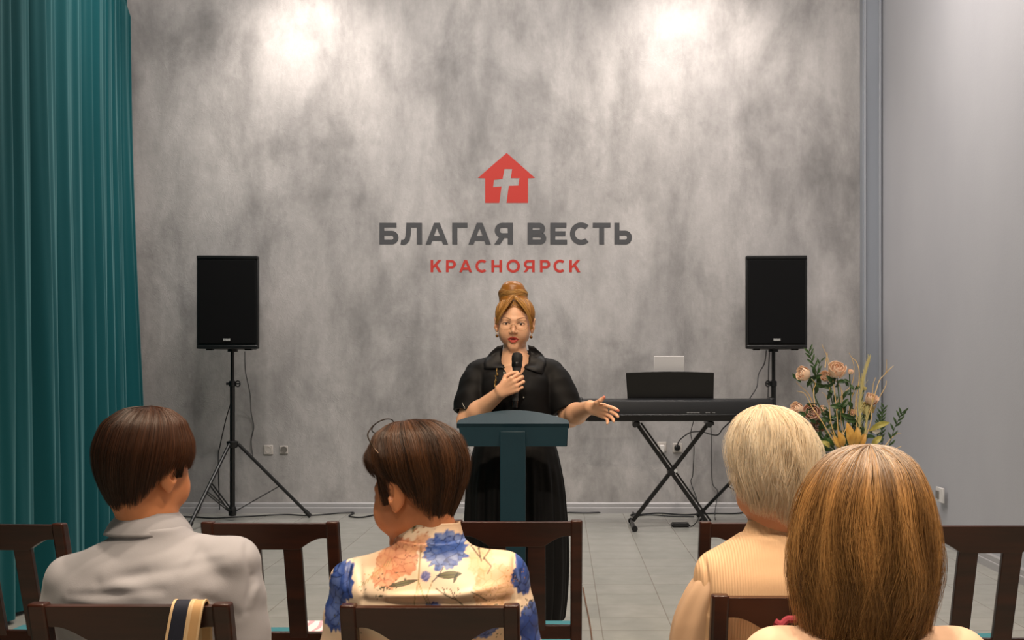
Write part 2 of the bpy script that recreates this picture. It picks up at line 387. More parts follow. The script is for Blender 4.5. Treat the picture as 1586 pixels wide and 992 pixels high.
# ================================================================ chairs
M_wood = mat('dark_stained_wood', '200b05', .38, noise=((3, 3, 26), '38170a', 6), bump=((6, 6, 60), .12, .001), coat=.15, spec=.35)
M_teal_cush = mat('teal_seat_cloth', '2c6f7d', .8)
def make_chair(label):
    t = empty('wooden_chair'); tag(t, label, 'chair', 'dark wooden chairs in two rows')
    W = .42; zt = .875; zs = .45; rk = .125
    yb = lambda z: (zt-z)/(zt-zs)*rk if z > zs else rk-(zs-z)*.12
    R = Matrix.Rotation(math.atan2(rk, zt-zs), 3, 'X')
    for s in (-1, 1):
        bm = bmesh.new(); x = s*(W/2-.019)
        sec = [(zt, .034), (zt-.02, .036), (zs, .040), (0, .032)]
        rings = []
        for z, d in sec:
            y = yb(z); rings.append([bm.verts.new((x+dx*.019, y+dy*d/2, z)) for dx, dy in ((-1, -1), (1, -1), (1, 1), (-1, 1))])
        for a, b in zip(rings, rings[1:]):
            for k in range(4): bm.faces.new((a[k], b[k], b[(k+1) % 4], a[(k+1) % 4]))
        bm.faces.new(rings[0]); bm.faces.new(rings[-1][::-1]); bmesh.ops.recalc_face_normals(bm, faces=bm.faces[:])
        obj('rear_post', bm, M_wood, t, bevel=.006, seg=3)
    # top rail with scooped underside, thick across the middle
    wi = W-.076; top = zt-.006; pts = [(-wi/2-.004, top), (wi/2+.004, top), (wi/2+.004, top-.046)]
    x1 = wi/2-.012; x2 = .082
    for k in range(9):
        u = k/8; pts.append((x1+(x2+.006-x1)*u, top-.046-.034*(u*u*(1.6-.6*u))))
    pts += [(x2, top-.082), (-x2, top-.082)]
    for k in range(8, -1, -1):
        u = k/8; pts.append((-(x1+(x2+.006-x1)*u), top-.046-.034*(u*u*(1.6-.6*u))))
    pts.append((-wi/2-.004, top-.046))
    bm = bmesh.new(); prism(bm, pts, -.013, .013)
    for v in bm.verts: v.co.y += yb(v.co.z)
    obj('top_rail', bm, M_wood, t, bevel=.005, seg=3)
    for s in (-1, 1):
        bm = bmesh.new(); x = s*.063
        beam(bm, (x, yb(top-.07), top-.07), (x, yb(.50), .50), .056, .018); obj('back_slat', bm, M_wood, t, bevel=.002)
    bm = bmesh.new(); box(bm, (0, yb(.492), .492), (wi+.008, .022, .045)); obj('lower_back_rail', bm, M_wood, t, bevel=.003)
    bm = bmesh.new(); box(bm, (0, rk+.175, .408), (W-.01, .35, .040)); obj('seat_frame', bm, M_wood, t, bevel=.004)
    bm = bmesh.new(); box(bm, (0, rk+.180, .438), (W-.045, .33, .022)); obj('seat_cushion', bm, M_teal_cush, t, bevel=.010, seg=3)
    for s in (-1, 1):
        bm = bmesh.new(); box(bm, (s*(W/2-.026), rk+.33, .195), (.036, .036, .39)); obj('front_leg', bm, M_wood, t, bevel=.004)
        bm = bmesh.new(); beam(bm, (s*(W/2-.024), .10, .2), (s*(W/2-.024), rk+.33, .2), .018, .03); obj('side_stretcher', bm, M_wood, t, bevel=.002)
    bm = bmesh.new(); box(bm, (0, rk+.2, .2), (W-.06, .02, .03)); obj('cross_stretcher', bm, M_wood, t, bevel=.002)
    return t
chairs = [  # px centre of top rail, px y of top, S, rotation, width scale, label
 (418.5, 808, 505, 0, 1.0, 'empty dark wooden chair with a leaflet on its seat, between boy and flowered shirt'),
 (800, 806, 486, 0, 1.0, 'empty dark wooden chair straight in front of the lectern post'),
 (-1, 810, 497, -.05, 1.0, 'empty dark wooden chair beside the teal curtain, cut off by the edge of the picture'),
 (1186, 808, 489, 0, 1.0, 'empty dark wooden chair in front of the white-haired woman'),
 (1538, 812, 520, .0, 1.05, 'empty dark wooden chair by the smooth side wall'),
 (202, 934, 745, 0, 1.0, 'dark wooden chair the boy sits on, with bag straps over its top rail'),
 (666, 936, 735, 0, .90, 'dark wooden chair the woman in the flowered shirt sits on'),
 (1252, 921, 715, 0, 1.0, 'dark wooden chair the white-haired woman sits on'),
]
ch0 = make_chair('x'); CH = []
for i, (px, py, S_, rz, sx, lab) in enumerate(chairs):
    c = ch0 if i == 0 else copy_tree(ch0)
    Y = F/S_; x = (px-CX)/S_; z = H-(py-CY)/S_
    c.location = (x, Y, 0); c.rotation_euler = (0, 0, rz); c.scale = (sx, 1, z/.875); c['label'] = lab; CH.append(c)
# leaflet on a seat
lf = CH[0].location
bm = bmesh.new(); box(bm, (0, 0, 0), (.15, .21, .004))
M_pink = bpy.data.materials.new('leaflet_print'); M_pink.use_nodes = True; t = NT(M_pink); p = t.n['Principled BSDF']; tc = t.node('ShaderNodeTexCoord')
wv = t.node('ShaderNodeTexWave'); wv.inputs['Scale'].default_value = 9; wv.inputs['Distortion'].default_value = 6; wv.inputs['Detail'].default_value = 1; t.link(tc.outputs['Object'], wv.inputs['Vector'])
rp = t.node('ShaderNodeValToRGB'); rp.color_ramp.interpolation = 'CONSTANT'; rp.color_ramp.elements[0].color = lin('f6e9ea')+(1,); rp.color_ramp.elements[1].color = lin('eaa3b0')+(1,); rp.color_ramp.elements[1].position = .66
t.link(wv.outputs['Fac'], rp.inputs[0]); t.link(rp.outputs[0], p.inputs['Base Color']); p.inputs['Roughness'].default_value = .4
o = obj('leaflet', bm, M_pink, smooth=False); o.location = (lf.x+.062, lf.y+.42, .456); o.rotation_euler = (.06, 0, .03)
tag(o, 'white and pink printed leaflet lying on an empty chair seat', 'leaflet')

# ================================================================ loudspeakers and stands
M_blk = mat('black_plastic', '0b0b0c', .45, bump=((200, 200, 200), .2, .0006)); M_grille = mat('black_grille', '030304', .75, spec=.2, bump=((350, 350, 350), .8, .001))
M_blkm = mat('black_metal', '0d0d0e', .35, .0); M_badge = mat('badge_silver', 'c9c9c6', .35); M_cable = mat('black_cable', '17181a', .5)
def make_speaker(cx_, label, rz):
    Y = 9.70; r = empty('loudspeaker', (0, 0, 0)); tag(r, label, 'loudspeaker', 'black loudspeakers on tripod stands')
    w, h, d = .545, .835, .40
    bm = bmesh.new(); prism(bm, [(-w/2, 0), (w/2, 0), (w/2, .03), (w*.40, .14), (w*.30, d), (-w*.30, d), (-w*.40, .14), (-w/2, .03)], .012, h, 'z'); obj('cabinet', bm, M_blk, r, bevel=.012, seg=3)
    bm = BOX((0, -.006, h/2+.012), (w-.045, .016, h-.09)); obj('grille', bm, M_grille, r, bevel=.005)
    for z in (.028, h-.012): obj('bumper', BOX((0, -.004, z), (w-.01, .02, .03)), M_blk, r, bevel=.006)
    bm = bmesh.new(); box(bm, (0, -.018, .092), (.068, .006, .026)); bd = obj('badge', bm, M_blk, r, bevel=.001)
    bm = bmesh.new(); x = -.030
    for kind in 'SODUMD':           # small blocky characters of the badge, too small to read
        wd = .0075
        if kind in 'SD': box(bm, (x+wd/2, -.0225, .101), (wd, .003, .003)); box(bm, (x+wd/2, -.0225, .083), (wd, .003, .003)); box(bm, (x+wd*.8, -.0225, .092), (.003, .003, .018)); box(bm, (x+wd*.2, -.0225, .094), (.003, .003, .016))
        else: box(bm, (x+wd*.15, -.0225, .092), (.003, .003, .020)); box(bm, (x+wd*.85, -.0225, .092), (.003, .003, .020)); box(bm, (x+wd/2, -.0225, .083 if kind != 'M' else .1), (wd, .003, .0035))
        x += .0103
    obj('badge_lettering', bm, M_badge, bd, smooth=False)
    for s in (-1, 1):
        bm = bmesh.new(); box(bm, (s*(w*.40), .12, h*.5), (.022, .05, .17)); obj('side_handle', bm, M_blk, r, bevel=.004)
        for y in (.06, .3): pass
    for s in (-1, 1): obj('rubber_foot', BOX((s*.17, .06, .006), (.06, .05, .014)), M_blk, r, bevel=.003)
    bm = bmesh.new(); lathe(bm, [(.0, -.012), (.045, -.012), (.045, .014), (0, .014)], (0, .17, 0), 20); obj('pole_socket', bm, M_blkm, r)
    return r
def make_stand(label, sgn):
    r = empty('speaker_stand'); tag(r, label, 'speaker stand', 'black tripod speaker stands')
    zt = 1.545
    bm = bmesh.new(); lathe(bm, [(.017, 1.22), (.017, zt)], seg=14); obj('upper_pole', bm, M_blkm, r)
    bm = bmesh.new(); lathe(bm, [(.023, .07), (.023, 1.25)], seg=16); obj('lower_pole', bm, M_blkm, r)
    bm = bmesh.new(); lathe(bm, [(.026, 1.21), (.031, 1.215), (.031, 1.255), (.024, 1.262)], seg=16); obj('height_clamp', bm, M_blk, r)
    bm = bmesh.new(); tube(bm, [Vector((math.cos(a)*.020+sgn*.052, -.01, 1.235+math.sin(a)*.026)) for a in np.linspace(0, 2*PI, 13)], .006, 6); tube(bm, [(.02, 0, 1.235), (.07*sgn, -.01, 1.235)], .007, 6); tube(bm, [(-.055, 0, 1.235), (-.02, 0, 1.235)], .012, 8); obj('clamp_knob', bm, M_blk, r)
    bm = bmesh.new(); lathe(bm, [(.03, .655), (.045, .66), (.052, .70), (.052, .715), (.03, .72)], seg=18); obj('leg_hub', bm, M_blk, r, bevel=.003)
    bm = bmesh.new(); lathe(bm, [(.018, .04), (.034, .045), (.036, .10), (.028, .125)], seg=16); obj('brace_collar', bm, M_blk, r)
    for a in ((15, 135, 255) if sgn > 0 else (165, 45, 285)):
        a = math.radians(a); d = Vector((math.cos(a), math.sin(a), 0)); foot = d*.68+Vector((0, 0, .022)); topp = d*.05+Vector((0, 0, .69))
        bm = bmesh.new(); tube(bm, [topp, foot], .0155, 10); lg = obj('leg', bm, M_blkm, r)
        bm = bmesh.new(); tube(bm, [foot+(topp-foot)*.07, foot-(topp-foot)*.012], .021, 10); obj('rubber_foot', bm, M_blk, lg)
        mid = topp.lerp(foot, .58); s_ = d.cross(Vector((0, 0, 1)))*.016
        bm = bmesh.new(); beam(bm, d*.03+s_+Vector((0, 0, .085)), mid+s_, .014, .005); beam(bm, d*.03-s_+Vector((0, 0, .085)), mid-s_, .014, .005); obj('brace', bm, M_blkm, r)
    return r
for (px, lab, sl, sg, rz) in ((360, 'black loudspeaker raised on its stand nearer the teal curtain', 'black tripod stand under the loudspeaker nearer the teal curtain', 1, .03),
                           (1198, 'black loudspeaker raised above the flowers and the end of the keyboard', 'black tripod stand behind the keyboard and the white-haired woman', -1, -.02)):
    st = make_stand(sl, sg); X = (px-CX)*9.9/F; st.location = (X, 9.9, 0)
    sp = make_speaker(px, lab, rz); fx = ((352.5 if sg > 0 else 1202.5)-CX)*9.7/F
    sp.location = (fx*.4+X*.6, 9.73, 1.535); sp.rotation_euler = (0, 0, rz)

# ================================================================ keyboard, stand, music
kx = (1045-CX)*9.45/F
kb = empty('electric_piano', (kx, 9.45, 0)); kb.rotation_euler = (0, 0, .02); tag(kb, 'long black electric piano seen from behind on an X-shaped stand', 'keyboard')
M_kbt = mat('piano_satin', '1c1d1f', .38); M_kbl = mat('piano_black', '0a0a0b', .3)
w = 1.63
bm = bmesh.new(); prism(bm, [(-.17, .925), (.15, .925), (.15, .97), (.02, .985), (.0, 1.10), (-.08, 1.115), (-.155, 1.10), (-.185, .99)], -w/2, w/2, 'x'); obj('case', bm, M_kbt, kb, bevel=.008)
bm = bmesh.new(); prism(bm, [(-.195, .925), (-.17, .925), (-.17, .985), (-.195, .982)], -w/2+.06, w/2-.06, 'x'); obj('connector_panel', bm, M_kbl, kb, bevel=.004)
bm = bmesh.new()
for s in (-1, 1): prism(bm, [(-.15, .92), (.16, .92), (.16, 1.02), (.02, 1.06), (.0, 1.125), (-.13, 1.12), (-.155, 1.0)], s*w/2-.02, s*w/2+.02, 'x')
obj('end_cheeks', bm, M_kbl, kb, bevel=.012)
M_keys = mat('white_keys', 'dedad0', .3)
bm = bmesh.new()
for k in range(52): box(bm, (-.64+k*1.28/51, .075, .985), (.0238, .14, .018))
obj('white_keys', bm, M_keys, kb, smooth=False)
bm = bmesh.new()
for k in range(51):
    if k % 7 not in (2, 6): box(bm, (-.628+k*1.28/51, .05, 1.0), (.012, .09, .014))
obj('black_keys', bm, M_kbl, kb, smooth=False)
bm = bmesh.new(); rr = random.Random(3); x = .30
M_pr = mat('panel_print', '8e8e8c', .5)
for grp, n in ((0, 9), (1, 3), (2, 2)):
    for k in range(n):
        wd = rr.uniform(.006, .012); box(bm, (x+wd/2, -.187, .9975), (wd, .004, rr.uniform(.004, .007))); x += wd+.003
    x += .05 if grp == 0 else .02
x = .09
obj('rear_lettering', bm, M_pr, kb, smooth=False).location = (-.22, 0, 0)
# music rest
bm = bmesh.new(); pts = [(-.37, 1.10), (.37, 1.10), (.372, 1.335)]+[(.372-.744*k/12, 1.335+.012*math.sin(PI*k/12)) for k in range(1, 12)]+[(-.385, 1.335)]
prism(bm, pts, -.008, .006)
for v in bm.verts: v.co.y += -.02+(v.co.z-1.1)*-.10
obj('music_rest', bm, M_kbl, kb, bevel=.003).location = ((1038-1045)*9.45/F, 0, 0)
wp = at(1036, 563, 9.46)
o = obj('tablet', BOX((0, 0, 0), (.262, .010, .36)), mat('pale_case', 'c9c5c2', .5), bevel=.006); o.location = (wp.x, 9.462, 1.115+.18); o.rotation_euler = (.11, 0, 0)
z_top = H-(552-CY)*9.46/F; o.location.z = z_top-.178; tag(o, 'pale sheet case leaning on the music rest of the piano', 'folder')
# X stand
xs = empty('keyboard_stand', (kx, 9.45, 0)); tag(xs, 'black X-shaped folding stand under the electric piano', 'keyboard stand')
P = lambda px, py, Y: at(px, py, Y)-Vector((kx, 9.45, 0))
def lp(px, z, y=0): return Vector(((px-CX)*(9.45+y)/F-kx, y, z))
L1a, L1b = lp(985, .905), lp(1093, .06); L2a, L2b = lp(1098, .905), lp(980, .06)
bm = bmesh.new(); beam(bm, L1a+Vector((0, -.035, 0)), L1b+Vector((0, -.035, 0)), .02, .032); beam(bm, L1a+Vector((0.0, .035, 0)), L1b+Vector((.0, .035, 0)), .02, .032)
for v in bm.verts: pass
obj('double_arm', bm, M_blkm, xs, bevel=.003)
bm = bmesh.new(); beam(bm, L1a+Vector((.04, -.03, 0)), L1b+Vector((.04, -.03, 0)), .016, .016); obj('locking_bar', bm, M_blkm, xs, bevel=.003)
bm = bmesh.new(); beam(bm, L2a, L2b, .034, .034); obj('single_arm', bm, M_blkm, xs, bevel=.003)
for nm, q in (('foot_bar', L1b), ('foot_bar', L2b)):
    bm = bmesh.new(); tube(bm, [(q.x, -.24, .028), (q.x, .24, .028)], .016, 10); f = obj(nm, bm, M_blkm, xs)
    for y in (-.245, .245):
        bm = bmesh.new(); tube(bm, [(q.x, y-.022, .026), (q.x, y+.022, .026)], .025, 12); obj('rubber_end', bm, M_blk, f)
for q in (L1a, L2a):
    bm = bmesh.new(); beam(bm, (q.x, -.17, .905), (q.x, .17, .905), .045, .03); s_ = obj('support_bar', bm, M_blkm, xs, bevel=.004)
    bm = bmesh.new(); tube(bm, [(q.x-.02, -.19, .895), (q.x-.02, -.165, .895)], .024, 12); obj('bar_cap', bm, M_blk, s_)
t_ = (L1a.z-L2a.z); mid = lp(1040, .47)
u_ = .5; mid = L1a.lerp(L1b, .5)
bm = bmesh.new(); tube(bm, [mid+Vector((0, -.06, 0)), mid+Vector((0, .06, 0))], .030, 14); obj('pivot', bm, M_blk, xs)
bm = bmesh.new(); tube(bm, [mid+Vector((.035, -.075, .012)), mid+Vector((.035, -.05, .012))], .014, 10); obj('pivot_pin', bm, M_badge, xs)['label'] = 'pale metal pin of the pivot'
# sustain pedal
pc = at(1053, 815, 9.55); bm = bmesh.new(); box(bm, (0, 0, .016), (.16, .13, .032)); bmesh.ops.bevel(bm, geom=bm.edges[:], offset=.012, segments=3, affect='EDGES')
o = obj('sustain_pedal', bm, M_blk); o.location = (pc.x, 9.52, 0); tag(o, 'small black sustain pedal lying on the floor tiles under the piano', 'pedal')
# cables
def cable(label, pts, r=.0045, name='cable'):
    o = obj(name, TUBE(catmull(pts, 8), r, 6), M_cable); tag(o, label, 'cable'); return o
G = lambda px, py: Vector((0, 0, 0))
def fl(px, py, r=.006):          # point on the floor seen at px,py
    Y = F*H/(py-CY); return Vector(((px-CX)*Y/F, Y, r))
cable('black cable trailing along the floor from the teal curtain to the lectern side', [fl(250, 801), fl(300, 802.5), fl(330, 804), fl(390, 801), fl(440, 798.5), fl(478, 800), fl(530, 796), fl(548, 796), fl(541, 801), fl(560, 803), fl(590, 798), fl(640, 797), fl(700, 797)], .008)
cable('black cable running along the skirting behind the keyboard stand', [fl(870, 795), fl(905, 796), fl(940, 795), fl(978, 795), fl(985, 799), fl(1020, 796.5), fl(1060, 799), fl(1100, 797), fl(1140, 797), fl(1165, 793.5), fl(1195, 795)], .008)
cable('loop of black cable on the tiles beside the foot of the keyboard stand', [fl(985, 797), fl(977, 799), fl(983, 801), fl(1005, 799), fl(1040, 801), fl(1075, 801.5)], .006)
cable('thin grey-black cable dangling beside the pole under the loudspeaker nearer the curtain', [at(379, 545, 10.0), at(380, 575, 10.15), at(387, 610, 10.3), at(389, 640, 10.4), at(393, 662, 10.42), at(389, 683, 10.42), at(392, 712, 10.4)], .004)
cable('thin cable slanting out behind the pole of the stand nearer the curtain', [at(359, 620, 9.93), at(350, 650, 10.2), at(341, 690, 10.4), at(338, 712, 10.4), at(340, 790, 10.38)], .005)
cable('black cable curving down from the loudspeaker above the flowers to the piano', [at(1187, 543, 9.9), at(1184, 563, 9.9), at(1175, 580, 9.8), at(1172, 600, 9.7), at(1161, 618, 9.5)], .0045)
cable('thin cable hanging close beside the pole of the stand behind the flowers', [at(1192, 543, 9.96), at(1190.5, 570, 10.0), at(1190, 600, 10.0), at(1189, 640, 10.0), at(1190, 700, 10.05), fl(1188, 797)], .0045)
cable('black power cable arching from the wall socket to the piano', [at(1049, 694, 10.36), at(1050, 688, 10.3), at(1054, 681, 10.2), at(1068, 671, 10.0), at(1085, 669, 9.8), at(1100, 673, 9.7), at(1112, 674, 9.6), at(1120, 664, 9.55), at(1136, 649, 9.5)], .006)
bm = bmesh.new(); cable('thin cable hanging down the wall just beside the arched power cable', [at(1075, 650, 9.9), at(1070, 670, 10.2), at(1072, 684, 10.37), at(1075, 693, 10.4), at(1073, 735, 10.4), at(1070, 747, 10.4), at(1078, 770, 10.4), at(1081, 784, 10.4), fl(1079, 799)], .004)
cable('thin cable hanging straight down the wall between stand and white-haired woman', [at(1100, 652, 9.9), at(1102, 680, 10.35), at(1103, 745, 10.4), at(1111, 760, 10.4), at(1110, 775, 10.38), fl(1107, 798), fl(1108, 806)], .004)
cable('black cable lying behind the leg of the stand behind the flowers', [at(1133, 752, 10.2), at(1150, 758, 10.1), at(1165, 765, 10.05), fl(1185, 800)], .007)
cable('thin cable of the sustain pedal curling over the tiles', [pc*1.0+Vector((.08, -.05, .004-pc.z)), fl(1072, 816, .004), fl(1080, 808, .004), fl(1083, 799, .004)], .003)
bm = bmesh.new(); sphere(bm, (0, 0, 0), (.028, .022, .028), 16, 10); o = obj('socket_plug', bm, M_blk); c = at(1049, 694, 10.39); o.location = c; tag(o, 'round black plug pushed into the wall socket behind the stand', 'plug')
cable('brown cord lying on the tiles beside the chair in front of the lectern', [fl(903, 912), fl(907, 935), fl(913, 965), fl(919, 1010)], .004).data.materials[0] = mat('brown_cord', '6b4a33', .6)

# ================================================================ lectern
M_lect = mat('petrol_blue_paint', '0a2833', .5, spec=.3, noise=((6, 6, 6), '0c2b36', 4), bump=((120, 120, 120), .1, .001))
YL = 4.55; SL = F/YL; lx = (794.5-CX)/SL
lec = empty('lectern', (lx, YL, 0)); tag(lec, 'petrol blue wooden lectern with an arched top on a single square post', 'lectern')
zf = lambda py: H-(py-CY)/SL
w = .462; zt, zb = zf(656.5), zf(692)
bm = bmesh.new(); prism(bm, [(-w/2+.003, zt), (w/2-.002, zt), (w/2-.006, zb), (-w/2+.020, zb)], .0, .022); obj('front_panel', bm, M_lect, lec, bevel=.003)
bm = bmesh.new(); N = 16; vs = []
for i in range(N+1):
    u = i/N; x = -w/2-.002+(w+.004)*u; a = math.sin(PI*u)**.85
    vs.append((bm.verts.new((x, -.006, zt)), bm.verts.new((x*.985, .035+.06*a, zt+.012+.040*a)), bm.verts.new((x*.985, .045+.06*a, zt-.008+.030*a)), bm.verts.new((x, .002, zt-.02))))
for a, b in zip(vs, vs[1:]):
    for k in range(4): bm.faces.new((a[k], b[k], b[(k+1) % 4], a[(k+1) % 4]))
bm.faces.new(vs[0]); bm.faces.new(vs[-1][::-1]); bmesh.ops.recalc_face_normals(bm, faces=bm.faces[:])
obj('arched_cap', bm, M_lect, lec, sharp=.5)
bm = bmesh.new(); prism(bm, [(.03, zt-.01), (.25, zt-.075), (.25, zt-.093), (.03, zt-.028)], -w/2+.01, w/2-.01, 'x'); obj('reading_board', bm, M_lect, lec, bevel=.002)
bm = bmesh.new(); prism(bm, [(.235, zt-.075), (.25, zt-.075), (.25, zt-.05), (.235, zt-.05)], -w/2+.01, w/2-.01, 'x'); obj('book_ledge', bm, M_lect, lec, bevel=.002)
for s in (-1, 1):
    bm = bmesh.new(); prism(bm, [(.02, zt-.02), (.24, zt-.085), (.24, zb+.0), (.02, zb)], s*(w/2-.03), s*(w/2-.012), 'x'); obj('side_panel', bm, M_lect, lec, bevel=.002)
bm = BOX((0, .012, (zf(668)+.03)/2), (.105, .07, zf(668)-.03)); obj('post', bm, M_lect, lec, bevel=.003)
bm = BOX((0, .06, .02), (.42, .36, .04)); obj('base_board', bm, M_lect, lec, bevel=.006)

# ================================================================ lights
def spot(name, loc, tgt, power, col, size=60, blend=.6, rad=.06):
    l = bpy.data.lights.new(name, 'SPOT'); l.energy = power; l.color = col; l.spot_size = math.radians(size); l.spot_blend = blend; l.shadow_soft_size = rad
    o = bpy.data.objects.new(name, l); COL.objects.link(o); o.location = loc
    o.rotation_euler = (Vector(tgt)-Vector(loc)).to_track_quat('-Z', 'Y').to_euler(); return o
def area(name, loc, tgt, power, col, sx, sy):
    l = bpy.data.lights.new(name, 'AREA'); l.energy = power; l.color = col; l.shape = 'RECTANGLE'; l.size = sx; l.size_y = sy
    o = bpy.data.objects.new(name, l); COL.objects.link(o); o.location = loc
    o.rotation_euler = (Vector(tgt)-Vector(loc)).to_track_quat('-Z', 'Y').to_euler(); return o
WARM = (1, .72, .46); NEU = (1, .90, .82); WRM2 = (1, .80, .60)
# ================================================================ soft modelling: signed-distance solids meshed as one continuous skin
class Fr:
    """a local frame: origin, rotation, scale"""
    def __init__(s, o=(0, 0, 0), R=None, k=1.0):
        s.o = Vector(o); s.R = R if R is not None else Matrix.Identity(3); s.k = k
    def p(s, v): return s.o+s.R @ (Vector(v)*s.k)
    def inv(s, P):
        A = np.array(s.R.transposed()); return (P-np.array(s.o)) @ A.T/s.k
def eul(x=0, y=0, z=0): return Euler((math.radians(x), math.radians(y), math.radians(z)), 'XYZ').to_matrix()
def axis_coords(lo, hi, segs, coarse):
    """grid lines from lo to hi; segs = [(a, b, fine)] get a finer step"""
    out = [lo]; x = lo
    while x < hi:
        st = coarse
        for a, b, f in segs:
            if a-1e-9 <= x < b: st = min(st, f)
        x += st; out.append(x)
    return np.array(out, dtype=np.float32)
class Field:
    def __init__(s, xs, ys, zs):
        s.x, s.y, s.z = xs, ys, zs; s.F = np.full((len(xs), len(ys), len(zs)), .08, dtype=np.float32)
    def _sub(s, lo, hi):
        r = []
        for ax, a, b in zip((s.x, s.y, s.z), lo, hi):
            i = int(np.searchsorted(ax, a)); j = int(np.searchsorted(ax, b)); r.append(slice(max(i-1, 0), min(j+1, len(ax))))
        return tuple(r)
    def _apply(s, sl, d, k, op):
        A = s.F[sl]
        if op == 'sub': d = -d
        if k > 0:
            h = np.maximum(k-np.abs(A-d), 0)/k
            A[...] = (np.minimum(A, d)-h*h*k*.25) if op == 'add' else (np.maximum(A, d)+h*h*k*.25)
        else:
            A[...] = np.minimum(A, d) if op == 'add' else np.maximum(A, d)
    def cap(s, a, b, r1, r2=None, k=.01, op='add', flat=None, fdir=None):
        """tapered capsule; flat/fdir squash its cross-section along a direction"""
        r2 = r1 if r2 is None else r2; a = np.array(a, dtype=np.float32); b = np.array(b, dtype=np.float32); m = max(r1, r2)+k+.02
        sl = s._sub(np.minimum(a, b)-m, np.maximum(a, b)+m)
        X = s.x[sl[0]][:, None, None]-a[0]; Y = s.y[sl[1]][None, :, None]-a[1]; Z = s.z[sl[2]][None, None, :]-a[2]
        d = b-a; L = float(d @ d)+1e-12
        t = np.clip((X*d[0]+Y*d[1]+Z*d[2])/L, 0, 1)
        X = X-t*d[0]; Y = Y-t*d[1]; Z = Z-t*d[2]
        if flat is not None:
            f = np.array(Vector(fdir).normalized(), dtype=np.float32); c = X*f[0]+Y*f[1]+Z*f[2]; e = (1/flat-1)
            X = X+c*f[0]*e; Y = Y+c*f[1]*e; Z = Z+c*f[2]*e
            D = (np.sqrt(X*X+Y*Y+Z*Z)-(r1+(r2-r1)*t))*np.float32(flat**.5)
        else: D = np.sqrt(X*X+Y*Y+Z*Z)-(r1+(r2-r1)*t)
        s._apply(sl, D.astype(np.float32), k, op); return s
    def chain(s, pts, rs, k=.01, op='add', **kw):
        for i in range(len(pts)-1): s.cap(pts[i], pts[i+1], rs[i], rs[i+1], k, op, **kw)
        return s
    def ell(s, c, r, R=None, k=.01, op='add'):
        c = np.array(c, dtype=np.float32); m = max(r)+k+.02; sl = s._sub(c-m, c+m)
        X = s.x[sl[0]][:, None, None]-c[0]; Y = s.y[sl[1]][None, :, None]-c[1]; Z = s.z[sl[2]][None, None, :]-c[2]
        if R is not None:
            A = np.array(R.transposed(), dtype=np.float32)
            X, Y, Z = (A[0, 0]*X+A[0, 1]*Y+A[0, 2]*Z, A[1, 0]*X+A[1, 1]*Y+A[1, 2]*Z, A[2, 0]*X+A[2, 1]*Y+A[2, 2]*Z)
        k0 = np.sqrt((X/r[0])**2+(Y/r[1])**2+(Z/r[2])**2); k1 = np.sqrt((X/r[0]**2)**2+(Y/r[1]**2)**2+(Z/r[2]**2)**2)+1e-6
        s._apply(sl, (k0*(k0-1)/k1).astype(np.float32), k, op); return s
    def box(s, c, h, R=None, rr=.01, k=.01, op='add'):
        c = np.array(c, dtype=np.float32); m = math.sqrt(sum(v*v for v in h))+k+.02; sl = s._sub(c-m, c+m)
        X = s.x[sl[0]][:, None, None]-c[0]; Y = s.y[sl[1]][None, :, None]-c[1]; Z = s.z[sl[2]][None, None, :]-c[2]
        if R is not None:
            A = np.array(R.transposed(), dtype=np.float32)
            X, Y, Z = (A[0, 0]*X+A[0, 1]*Y+A[0, 2]*Z, A[1, 0]*X+A[1, 1]*Y+A[1, 2]*Z, A[2, 0]*X+A[2, 1]*Y+A[2, 2]*Z)
        qx = np.abs(X)-(h[0]-rr); qy = np.abs(Y)-(h[1]-rr); qz = np.abs(Z)-(h[2]-rr)
        D = np.sqrt(np.maximum(qx, 0)**2+np.maximum(qy, 0)**2+np.maximum(qz, 0)**2)+np.minimum(np.maximum(qx, np.maximum(qy, qz)), 0)-rr
        s._apply(sl, D.astype(np.float32), k, op); return s
    def shell_cut(s, lo, hi): pass
    def mesh(s):
        """surface nets on the rectilinear grid"""
        F = s.F; S = F < 0; nx, ny, nz = F.shape
        c = np.zeros((nx-1, ny-1, nz-1), dtype=np.uint8)
        for i in (0, 1):
            for j in (0, 1):
                for k in (0, 1): c += S[i:nx-1+i, j:ny-1+j, k:nz-1+k]
        cells = np.argwhere((c > 0) & (c < 8)); del c
        idm = np.full((nx-1, ny-1, nz-1), -1, dtype=np.int32); idm[tuple(cells.T)] = np.arange(len(cells))
        acc = np.zeros((len(cells), 3)); cnt = np.zeros(len(cells))
        I, J, K = cells.T
        corners = [(i, j, k) for i in (0, 1) for j in (0, 1) for k in (0, 1)]
        val = {q: F[I+q[0], J+q[1], K+q[2]] for q in corners}
        pos = {q: np.stack([s.x[I+q[0]], s.y[J+q[1]], s.z[K+q[2]]], 1) for q in corners}
        for a in corners:
            for ax in range(3):
                if a[ax]: continue
                b = list(a); b[ax] = 1; b = tuple(b); va, vb = val[a], val[b]; m = (va < 0) != (vb < 0)
                t = np.where(m, va/np.where(m, va-vb, 1), 0)[:, None]
                acc += np.where(m[:, None], pos[a]+(pos[b]-pos[a])*t, 0); cnt += m
        V = acc/cnt[:, None]
        faces = []
